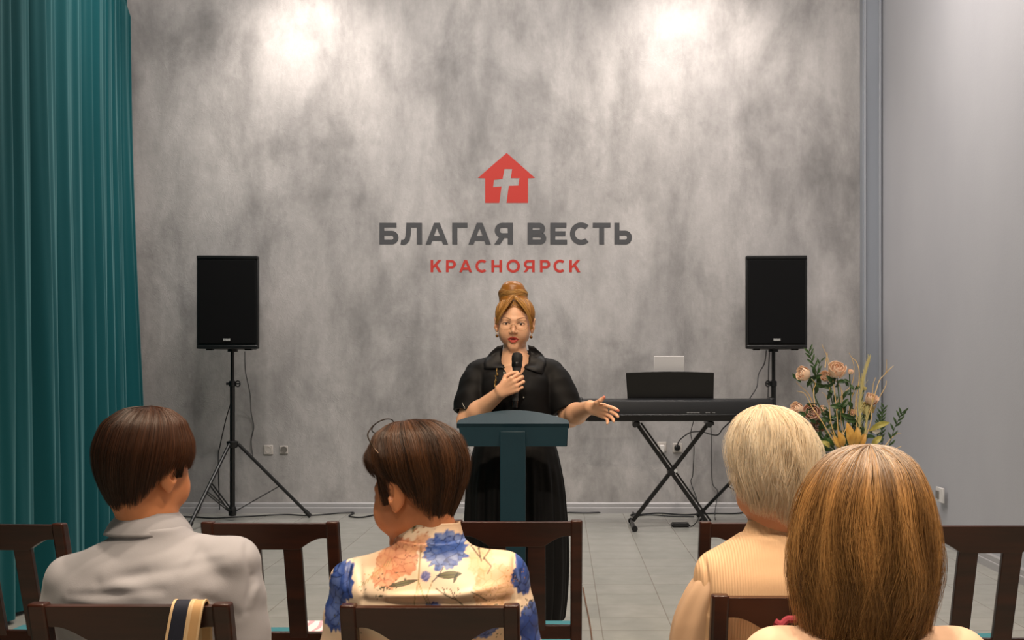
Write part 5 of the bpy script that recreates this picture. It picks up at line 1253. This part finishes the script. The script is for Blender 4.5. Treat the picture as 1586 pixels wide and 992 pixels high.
cap_hair(flo, hff, [[(0, .150), (.06, .143), (.095, .118), (.118, .108), (.122, .100), (.120, .088)], [(0, .150), (.05, .145), (.088, .118), (.104, .070), (.098, .035), (.088, .018)],
    [(0, .150), (.065, .142), (.102, .106), (.112, .055), (.102, .012), (.076, -.035), (.054, -.072)], None, [(0, .150), (.06, .144), (.098, .112), (.109, .060), (.098, .015), (.082, -.020), (.067, -.046)]], 6500, '110804', '5e3a1e', '0f0703', w=.0007, whorl=(-.01, .02), lift=.035, clump=.08, nclump=40, seed=8, rough=.44, te=(.84, 1.06), fly=900, fly_w=.00035, drift=-.18, wave=.03, stray=.03)
# glasses pushed up into the hair, earring
bm = bmesh.new(); P = lambda x, y, z: hff.p((x, y, z)); M_gl = mat('dark_gilt_frame', '3a2c20', .3, metal=.7)
for s in (-1, 1):
    tube(bm, [P(s*.034+.027*math.cos(a), .050-.020*math.sin(a), .150+.012*math.sin(a)) for a in np.linspace(0, 2*PI, 25)], .0013, 6, False)
tube(bm, [P(-.008, .048, .152), P(0, .048, .156), P(.008, .048, .152)], .0013, 6)
for s in (-1, 1): tube(bm, catmull([P(s*.062, .052, .150), P(s*.095, .036, .126), P(s*.110, .008, .096), P(s*.109, -.004, .080)], 5), .0016, 6)
e = attach(obj('eyeglasses', bm, M_gl, None), flo)
for s in (-1, 1):
    bm = bmesh.new(); bm.faces.new([bm.verts.new(P(s*.034+.026*math.cos(a), .050-.0195*math.sin(a), .150+.0115*math.sin(a))) for a in np.linspace(0, 2*PI, 24, endpoint=False)]); q = obj('lens', bm, bpy.data.materials['clear_lens'], None, smooth=False); q.parent = e
bm = bmesh.new(); c = hff.p((.078, -.006, -.045)); tube(bm, catmull([c, c+Vector((.003, -.004, -.012)), c+Vector((.006, -.004, -.028)), c+Vector((.010, -.004, -.045))], 5), .0007, 5); sphere(bm, c+Vector((.010, -.004, -.047)), .0022, 8, 6); sphere(bm, c+Vector((.004, -.004, -.030)), .0018, 8, 6)
attach(obj('earring', bm, mat('silver_chain', 'c9b79a', .25, metal=.8), None), flo)
# ---------- the white-haired woman
Yw2 = 2.52; cxw = PX(1196, 0, Yw2).x
M_rib = bpy.data.materials.new('ribbed_cream_cloth'); M_rib.use_nodes = True; t = NT(M_rib); p = t.n['Principled BSDF']; p.inputs['Base Color'].default_value = lin('dcb791')+(1,); p.inputs['Roughness'].default_value = .75; p.inputs['Specular IOR Level'].default_value = .25
tc = t.node('ShaderNodeTexCoord'); wv = t.node('ShaderNodeTexWave', _wave_type='BANDS', _bands_direction='X'); wv.inputs['Scale'].default_value = 55; wv.inputs['Distortion'].default_value = .3; t.link(tc.outputs['Object'], wv.inputs['Vector'])
b = t.node('ShaderNodeBump'); b.inputs['Strength'].default_value = .45; b.inputs['Distance'].default_value = .0015; t.link(wv.outputs['Fac'], b.inputs['Height']); t.link(b.outputs[0], p.inputs['Normal'])
whi, hfw = seated_person(dict(cx=cxw, cy=Yw2, label='white-haired woman in a ribbed cream blouse with sheer sleeves, sitting with her back turned', head=PX(1199, 745, Yw2+.02), rot=(-8, 0, 26), hk=.97,
    neck=PX(1200, 815, Yw2+.02), nr=.050, sh=(PX(1112, 893, Yw2), PX(1283, 893, Yw2)), el=(PX(1092, 1050, Yw2+.02), PX(1302, 1050, Yw2+.02)), skin='d9a07c', skinm=M_skin2, brow='b8a890',
    trunk=loft_px(Yw2, [(1160, 1090, 1304, .13, .13), (1080, 1086, 1308, .125, .13), (992, 1083, 1310, .125, .13), (930, 1082, 1312, .125, .13), (890, 1084, 1310, .115, .12), (866, 1096, 1298, .10, .11), (845, 1120, 1274, .085, .09), (828, 1147, 1248, .07, .08)]),
    sleeve=[(.050, .062, .070, True)]*2, wr=(.0018, .0012), seed=19, gname='ribbed_blouse', gmat=M_rib, tmat=mat('beige_skirt_cloth', '8a7560', .8),
    folds=[(1098, 860, 1103, 960, .004, -.007)], neckcut=(PX(1196, 795, Yw2+.02), PX(1196, 830, Yw2+.02), .052)))
nw = PX(1197, 0, Yw2+.02); collar_ring('collar', whi, M_rib, (nw.x, nw.y, 0), .054, .072, zc(806, Yw2), zc(832, Yw2), a0=-240, a1=60, sy=.95, tilt=-.004, th=.004)
cap_hair(whi, hfw, [[(0, .170), (.05, .163), (.084, .138), (.103, .095), (.107, .06), (.100, .04)], [(0, .170), (.042, .164), (.076, .136), (.096, .085), (.098, .035), (.091, -.010), (.086, -.035), (.079, -.056)],
    [(0, .170), (.052, .161), (.088, .123), (.101, .065), (.099, .0), (.083, -.055), (.060, -.100)]], 7500, 'f2dab2', 'fff3da', 'f2dcb6', w=.0007, whorl=(-.03, .0), lift=.09, clump=.09, nclump=44, seed=13, rough=.6, tuft=.035, tf=6, soft=.5, te=(.82, 1.07), fly=1100, fly_w=.0004, drift=.5, wave=.16, wavef=1.3, stray=.08, flip=.5)
# ---------- the woman in the foreground
Yn = 1.75; cxn = PX(1338, 0, Yn).x
M_peach = mat('peach_cloth', 'e8c2a6', .7, spec=.25, sheen=.15, bump=((500, 500, 500), .2, .0004))
nea, hfn = seated_person(dict(cx=cxn, cy=Yn, zs=.44, label='woman in the foreground with a shoulder-length honey-brown bob and a peach top, seen from behind', head=PX(1331, 825, Yn+.02), rot=(0, 0, 2), hk=1.0,
    neck=PX(1355, 965, Yn+.03), nr=.052, sh=(PX(1205, 1035, Yn), PX(1480, 1035, Yn)), el=(PX(1175, 1270, Yn+.02), PX(1515, 1270, Yn+.02)), skin='dd9468', skinm=M_skin2,
    trunk=loft_px(Yn, [(1450, 1190, 1490, .125, .13), (1300, 1188, 1495, .12, .13), (1180, 1180, 1500, .125, .13), (1080, 1170, 1512, .125, .13), (1030, 1172, 1508, .115, .12), (1000, 1195, 1488, .10, .11), (984, 1228, 1456, .088, .095), (972, 1262, 1428, .076, .085)]),
    sleeve=[(.056, .06, .062, False)]*2, wr=(.002, .0015), seed=29, gname='peach_top', gmat=M_peach, tmat=mat('grey_trousers', '55565a', .8),
    neckcut=(PX(1352, 935, Yn-.02), PX(1352, 985, Yn-.02), .068)))
ch = copy_tree(ch0); ch.location = (cxn, Yn-.20, 0); ch.rotation_euler = (0, 0, 0); ch.scale = (1, 1, .955); ch['label'] = 'wooden chair the foreground woman with the honey-brown bob sits on'
cap_hair(nea, hfn, [[(0, .134), (.05, .132), (.085, .110), (.105, .075), (.108, .045), (.104, .03)], [(0, .134), (.034, .133), (.066, .115), (.085, .075), (.097, .030), (.104, -.015), (.107, -.060), (.102, -.100), (.092, -.132), (.082, -.158)],
    [(0, .134), (.045, .131), (.080, .106), (.100, .060), (.112, .005), (.117, -.050), (.109, -.100), (.090, -.138), (.074, -.176)]], 13000, '4a2a0f', 'e6b270', '4c2c12', w=.00055, whorl=(.01, -.01), lift=.07, clump=.10, nclump=80, seed=23, rough=.40, tuft=.034, tf=7, te=(.78, 1.07), fly=2000, fly_w=.00032, wave=.13, wavef=1.6, flip=1.4, roots=('c8bcb2', .36), stray=.15, m_=22)

# sheer sleeves of the cream blouse
M_sheer = mat('sheer_cream_sleeve', 'c9a88a', .6, spec=.3, bump=((200, 200, 200), .2, .0005))
for sg in (-1, 1):
    X0 = 1196; q = lambda px, py, dy=0: PX(X0+sg*(X0-px), py, Yw2+dy)
    pts = catmull([q(1116, 872), q(1098, 908), q(1085, 955, .01), q(1080, 1010, .02), q(1086, 1055, .03)], 8); n = len(pts); bm = bmesh.new(); R = []
    for i, p_ in enumerate(pts):
        u = i/(n-1); rad = np.interp(u, [0, .12, .5, 1], [.036, .050, .064, .074]); R.append([bm.verts.new(p_+Vector((math.cos(a)*rad*(1+.05*math.sin(a*7+u*3)), math.sin(a)*rad*1.05*(1+.05*math.sin(a*7+u*3)), math.cos(a)*rad*.35*-sg*(1-u*.6)))) for a in np.linspace(0, 2*PI, 48, endpoint=False)])
    for a, b in zip(R, R[1:]):
        for k in range(48): bm.faces.new((a[k], a[(k+1) % 48], b[(k+1) % 48], b[k]))
    bm.faces.new(R[0]); bmesh.ops.recalc_face_normals(bm, faces=bm.faces[:]); attach(obj('sheer_sleeve', bm, M_sheer, None, sharp=1.5), whi)

def sideburn(root, fr, c1, c2, z1, n=260, seed=3):
    R_ = np.random.default_rng(seed)
    for sg in (-1, 1):
        hv, hq, hc, off = [], [], [], 0; j = R_.random((n, 1, 1)); u = np.linspace(0, 1, 10)[None, :, None]; a = np.array([sg*.086, .040, .075]); b = np.array([sg*.0875, .028, .035]); c = np.array([sg*.0800, .020, z1])
        d = np.array([0, -.025, 0.0]); P_ = (1-u)**2*(a+d*j)+2*u*(1-u)*(b+d*j*.8)+u*u*(c+d*j*.35+np.array([0, .006, 0])*R_.normal(0, 1, (n, 1, 1))); P_ = P_+R_.normal(0, .0012, (n, 1, 3)); P_[:, :, 0] *= 1+.01*R_.random((n, 1))
        W = np.array(fr.o)+(P_*fr.k) @ np.array(fr.R).T; v, q, sid = strands(W, .0008*R_.uniform(.6, 1.3, n), .2, rngs=R_); t = R_.random(n)[:, None]
        hv.append(v); hq.append(q+off); hc.append((np.array(lin(c1))*(1-t)+np.array(lin(c2))*t)[sid]); off += len(v)
        mesh_np('sideburn', np.concatenate(hv)-np.array(root.location), np.concatenate(hq), hair_mat('sideburn_'+c1, .44), root, np.concatenate(hc))
sideburn(flo, hff, '140a05', '5a3820', -.024); sideburn(boy, hfb, '120905', '42260f', -.010, 200, 4)
# ================================================================ flower arrangement on a stand
def flowers():
    Yg = 5.0; root = empty('flower_arrangement', at(1312, 0, Yg)); root.location.z = .70
    tag(root, 'arrangement of peach roses, dark leaves and golden twigs behind the two seated women', 'flowers')
    R_ = random.Random(17); P = lambda px, py, dy=0: at(px, py, Yg+dy)
    M_v = mat('white_ceramic', 'd8d4cc', .3); M_green = mat('dark_leaf', '24401f', .5, noise=((40, 40, 40), '35552a', 3)); M_olive = mat('olive_leaf', '8f8f45', .5, noise=((30, 30, 30), 'b0a65e', 3))
    M_gold = mat('golden_twig', 'e6cb94', .45, noise=((60, 60, 60), 'd0ab68', 3)); M_plume = mat('pale_plume', 'cfc893', .7); M_goldleaf = mat('gold_leaf_tone', 'b98a3e', .5, noise=((30, 30, 30), 'd0a859', 3))
    cols = {'p': mat('peach_petal', 'f2d2ba', .55, sss=.1), 'm': mat('mauve_petal', 'dfbcae', .55, sss=.1), 'y': mat('cream_yellow_petal', 'd9cc8c', .55, sss=.1)}
    bm = bmesh.new(); lathe(bm, [(0, 0), (.055, 0), (.075, .05), (.085, .14), (.070, .22), (.078, .25), (.070, .25), (.062, .22), (0, .20)], (0, 0, 0), 28); obj('vase', bm, M_v, root)
    base = Vector((root.location.x, Yg, .93))
    def add(nm, bm, m, **k): return attach(obj(nm, bm, m, None, **k), root)
    def rose(c, r, m, axis, n=15):
        bm = bmesh.new(); ax = Vector(axis).normalized(); Rm = ax.to_track_quat('Z', 'Y').to_matrix()
        for i in range(n):
            u = i/(n-1); a0 = i*2.399; rad = r*(.22+.78*u); wdt = .9+.25*u; openn = .25+.95*u; rows = []
            for q in np.linspace(0, 1, 6):
                row = []
                for w_ in np.linspace(-1, 1, 6):
                    aa = a0+w_*wdt*(.55+.45*math.sin(PI*min(1, q*1.1+.05))); lat = -PI/2+.35+q*(PI/2+.55-openn*.35); rr = rad*(1+.10*max(0, q-.8)*5*u); z = rad*math.sin(lat)*1.05+(1-u)*r*.45
                    h = rr*math.cos(lat)*(1 if q < .7 else 1+.35*u*(q-.7)); row.append(Rm @ Vector((h*math.cos(aa), h*math.sin(aa), z))+Vector(c))
                rows.append(row)
            v, q_ = patch(rows, r*.03); vs = [bm.verts.new(p) for p in v]
            for f in q_: 
                try: bm.faces.new([vs[k] for k in f])
                except Exception: pass
        o = add('rose', bm, cols[m]); bs = bmesh.new()
        for k in range(5):
            a = k*1.256; d = Rm @ Vector((math.cos(a), math.sin(a), -.6)); leafm(bs, Vector(c)-ax*r*.75, Vector(c)-ax*r*.6+d*r*1.1, r*.22, Rm @ Vector((0, 0, 1)))
        s = attach(obj('sepals', bs, M_green, None), root); s.parent = o; s.matrix_parent_inverse = Matrix.Translation(-root.location); return o
    def leafm(bm, a, b, w, up, curl=.15):
        a, b = Vector(a), Vector(b); d = b-a; L = d.length; side = d.cross(Vector(up))
        if side.length < 1e-6: side = Vector((1, 0, 0))
        side.normalize(); nn = side.cross(d.normalized()); rows = []
        for q in np.linspace(0, 1, 8):
            ww = w*math.sin(PI*min(1, q*.94+.04))**.8; c = a+d*q+nn*(L*curl*math.sin(PI*q)); rows.append([c+side*ww*k+nn*abs(k)*ww*.35 for k in (-1, -.5, 0, .5, 1)])
        v, q_ = patch(rows, .0009); vs = [bm.verts.new(p) for p in v]
        for f in q_:
            try: bm.faces.new([vs[k] for k in f])
            except Exception: pass
    # roses
    for px, py, r, m, ax in ((1244, 580, .034, 'p', (-.9, -.4, .2)), (1279, 584, .026, 'p', (-.5, -.8, .3)), (1297, 574, .040, 'p', (-.1, -.7, .7)), (1234, 635, .032, 'p', (-.8, -.5, .3)), (1258, 640, .040, 'm', (-.3, -.9, .3)),
                             (1267, 660, .034, 'm', (-.2, -1, .1)), (1342, 634, .030, 'y', (.2, -.9, .5)), (1350, 619, .030, 'p', (.3, -.6, .8)), (1319, 640, .018, 'p', (0, -.8, .5)), (1272, 634, .018, 'p', (.3, -.8, .5)), (1317, 576, .014, 'p', (.2, -.4, .8)), (1339, 602, .011, 'y', (.3, -.3, .8))):
        c = P(px, py, R_.uniform(-.05, .05)); rose(c, r, m, ax, 15 if r > .02 else 9)
        bs = bmesh.new(); tube(bs, catmull([c-Vector(ax).normalized()*r*.8, c.lerp(base, .35)+Vector((R_.uniform(-.01, .01), 0, -.01)), base+Vector((R_.uniform(-.03, .03), R_.uniform(-.03, .03), .0))], 6), .0028, 6); add('stem', bs, M_green)
    # leaves round the roses and the dense heart
    for px, py, n, sp, L in ((1252, 592, 7, 9, .045), (1262, 590, 6, 10, .05), (1290, 597, 9, 9, .05), (1312, 590, 4, 8, .035), (1245, 645, 6, 9, .05), (1268, 675, 9, 12, .05), (1290, 650, 16, 16, .055), (1305, 640, 14, 18, .055), (1320, 660, 14, 16, .055), (1280, 690, 14, 16, .06), (1335, 675, 12, 14, .05), (1345, 645, 7, 10, .04), (1324, 605, 4, 6, .03)):
        bs = bmesh.new()
        for _ in range(n):
            c = P(px+R_.gauss(0, sp*.6), py+R_.gauss(0, sp*.6), R_.uniform(-.04, .09)); d = Vector((R_.gauss(0, 1), R_.gauss(0, .6), R_.gauss(.3, .8))).normalized()*L*R_.uniform(.7, 1.2); leafm(bs, c, c+d, L*.22, (R_.gauss(0, 1), -1, R_.gauss(0, .5)))
        add('leaves', bs, M_green)
    def sprig(pts, n, L):
        bs = bmesh.new(); c = catmull([P(*p) for p in pts], 6); tube(bs, c, .0016, 5)
        for i in range(n):
            k = int((i+1)/n*(len(c)-1)); t_ = (c[k]-c[max(k-1, 0)]).normalized(); s = (-1 if i % 2 else 1); d = (t_*.8+Vector((s*.6, R_.uniform(-.3, .3), .1))).normalized(); leafm(bs, c[k], c[k]+d*L, L*.13, (0, -1, 0))
        add('sprig', bs, M_green)
    sprig([(1268, 585), (1262, 570), (1256, 556), (1253, 545)], 9, .040); sprig([(1264, 588), (1268, 568), (1271, 560)], 3, .03); sprig([(1376, 695), (1384, 668), (1392, 650), (1397, 640)], 11, .038); sprig([(1362, 690), (1366, 668), (1366, 650), (1369, 632)], 18, .028); sprig([(1358, 690), (1360, 660), (1363, 640)], 16, .026)
    # twisted golden twigs
    for pts in ([(1302, 700), (1286, 650), (1285, 600), (1285, 565), (1273, 534)], [(1300, 700), (1296, 640), (1290, 590), (1281, 558), (1281, 546)], [(1302, 700), (1297, 630), (1305, 612), (1319, 596), (1323, 572), (1319, 553)], [(1327, 700), (1327, 620), (1331, 582), (1327, 562), (1319, 554), (1315, 547)],
                [(1340, 660), (1354, 615), (1362, 590), (1372, 577), (1373, 557)], [(1371, 580), (1377, 573), (1384, 567)], [(1300, 700), (1274, 655), (1258, 632), (1247, 611), (1234, 606)], [(1262, 634), (1253, 612), (1241, 600), (1233, 592)], [(1262, 630), (1260, 605), (1263, 595), (1257, 587)],
                [(1306, 640), (1303, 605), (1296, 592), (1289, 584)], [(1335, 690), (1347, 660), (1350, 640), (1352, 600), (1356, 585)], [(1368, 695), (1380, 680), (1388, 673), (1396, 672)], [(1378, 700), (1386, 696), (1396, 692)], [(1300, 690), (1286, 665), (1286, 640), (1280, 615), (1273, 608)], [(1296, 695), (1310, 665), (1322, 645), (1326, 610)],
                [(1310, 690), (1303, 655), (1302, 625), (1306, 605)], [(1281, 700), (1282, 680), (1275, 665), (1272, 655)], [(1320, 690), (1315, 640), (1320, 615), (1325, 600)], [(1352, 640), (1360, 620), (1371, 600), (1373, 590)], [(1278, 570), (1279, 560), (1282, 548)]):
        z = R_.uniform(-.05, .04); bs = bmesh.new(); c = catmull([P(x, y, z+R_.uniform(-.012, .012)) for x, y in pts], 7); tube(bs, c, [.0026-.0016*i/len(c) for i in range(len(c))], 6); add('twig', bs, M_gold)
    # plumes and broad leaves
    for pts, w_ in (([(1333, 705), (1331, 660), (1333, 620), (1336, 590)], .013), ([(1330, 640), (1336, 600), (1341, 578), (1347, 561)], .006), ([(1338, 700), (1342, 660), (1343, 640)], .008)):
        bs = bmesh.new(); c = catmull([P(x, y, -.05) for x, y in pts], 8)
        for k, p in enumerate(c):
            u = k/len(c)
            for _ in range(10):
                d = Vector((R_.gauss(0, w_*.6), R_.gauss(0, w_*.6), .035)); tube(bs, [p, p+d*.5, p+d+Vector((d.x*.3, 0, 0))], [.0012, .0009, .0003], 3)
        add('plume', bs, M_plume)
    bs = bmesh.new()
    for a, b, w_ in (((1318, 692), (1312, 655), .020), ((1325, 690), (1328, 662), .018), ((1306, 692), (1298, 668), .016), ((1302, 694), (1290, 676), .014), ((1330, 692), (1340, 672), .016)): leafm(bs, P(*a, -.06), P(*b, -.07), w_, (0, -1, .2))
    add('gold_leaves', bs, M_goldleaf); bs = bmesh.new()
    for a, b, w_ in (((1346, 668), (1378, 655), .014), ((1350, 690), (1366, 676), .014), ((1285, 694), (1270, 684), .012)): leafm(bs, P(*a, -.05), P(*b, -.06), w_, (0, -1, .4), .3)
    add('olive_leaves', bs, M_olive); bs = bmesh.new(); leafm(bs, P(1350, 668, -.06), P(1364, 668, -.07), .010, (0, -1, -.3)); add('white_petal', bs, M_v)
    st = empty('flower_stand', (root.location.x, Yg, 0)); tag(st, 'slim white round stand under the vase of roses and golden twigs', 'plant stand')
    bm = bmesh.new(); lathe(bm, [(0, .668), (.15, .668), (.155, .684), (.15, .699), (0, .699)], seg=32); obj('stand_top', bm, M_v, st)
    bm = bmesh.new(); lathe(bm, [(.018, .02), (.018, .67)], seg=16); obj('stand_pole', bm, M_v, st)
    bm = bmesh.new(); lathe(bm, [(0, 0), (.15, 0), (.15, .012), (.03, .025), (0, .025)], seg=32); obj('stand_base', bm, M_v, st)
flowers()
# ================================================================ straps over the chair rail, small cloth
def strap(label, x0, w_, pts_y, mats, name='bag_strap', lean=0):
    c = CH[5].location; zt = .875*CH[5].scale[2]; X = lambda px: (px-CX)*c.y/F
    r = empty(name, (X(x0), c.y, zt)); tag(r, label, 'strap')
    prof = catmull([(0, .045, -.16), (.002, .030, -.05), (0, .020, -.006), (0, .002, .004), (0, -.018, -.006), (lean*.2, -.024, -.05), (lean*.6, -.026, -.14), (lean, -.024, -.26)], 6)
    prof = [Vector((p[0], p[1], p[2])) for p in prof]
    bm = bmesh.new(); strip(bm, prof, w_, .003, (1, 0, 0)); obj('webbing', bm, mats[0], r)
    for s in (-1, 1):
        bm = bmesh.new(); strip(bm, [p+Vector((s*w_*.44, -.0 if False else 0, 0)) for p in prof], w_*.12, .0046, (1, 0, 0)); obj('edge_binding', bm, mats[1], r)
    return r
M_navy = mat('navy_webbing', '12182c', .8, bump=((500, 80, 500), .3, .0006)); M_cream = mat('cream_webbing', 'd2b48c', .8, bump=((500, 80, 500), .3, .0006)); M_beige = mat('beige_webbing', 'c09a6c', .8, bump=((500, 80, 500), .3, .0006))
strap("navy bag strap with cream edges hanging over the rail of the boy's chair", 287, .045, 0, (M_navy, M_cream), lean=-.035)
strap("beige strap hanging beside the navy strap over the rail of the boy's chair", 308, .030, 0, (M_beige, M_cream), lean=-.030)
c = at(1222, 968, 2.30); bm = bmesh.new(); tube(bm, catmull([(-.030, 0, .006), (-.018, -.004, .0), (-.004, .0, .010), (.012, -.003, .012), (.03, 0, .018), (.045, .004, .016)], 6), .008, 8); o = obj('crimson_scarf', bm, mat('crimson_cloth', '8e2a3a', .8)); o.location = c
tag(o, "small crimson cloth beside the foreground woman's hair on the white-haired woman's chair", 'cloth')
for X, pw in ((-2.40, 165), (1.17, 165)):
    spot('wall_spot', (X, YB-.85, ZC-.03), (X, YB-.05, 2.9), pw*1.0, NEU, 110, 1.0, .06)
area('wall_fill', (-.5, YB-2.6, ZC-.06), (-.5, YB, 2.2), 160, (1, .93, .88), 6.5, .3)  # added area fill, evens out the brightness of the back wall; no real fixture
spot('side_wall_spot', (1.6, 7.2, ZC-.03), (2.95, 7.4, 2.8), 170, NEU, 110, 1.0, .05)
for X, Y in ((-2.2, 7.0), (0.3, 7.0), (1.9, 6.4)):
    spot('stage_downlight', (X, Y, ZC-.03), (X, Y+.3, 0), 190, (1, .92, .85), 130, .9, .10)
for X, Y in ((-1.3, 2.3), (.1, 2.3), (1.3, 2.0), (-.5, .8), (1.2, .5)):
    spot('audience_downlight', (X, Y, ZC-.03), (X, Y+.15, 0), 380, (1, .79, .58), 110, .9, .10)
spot('front_spot', (-.7, -1.6, ZC-.03), (-.2, 5, 1.35), 800, (1, .86, .72), 36, .9, .14)  # added fill from behind the camera to brighten the standing woman's face
w = bpy.data.worlds.new('world'); SC.world = w; w.use_nodes = True; w.node_tree.nodes['Background'].inputs[0].default_value = (.05, .05, .055, 1)
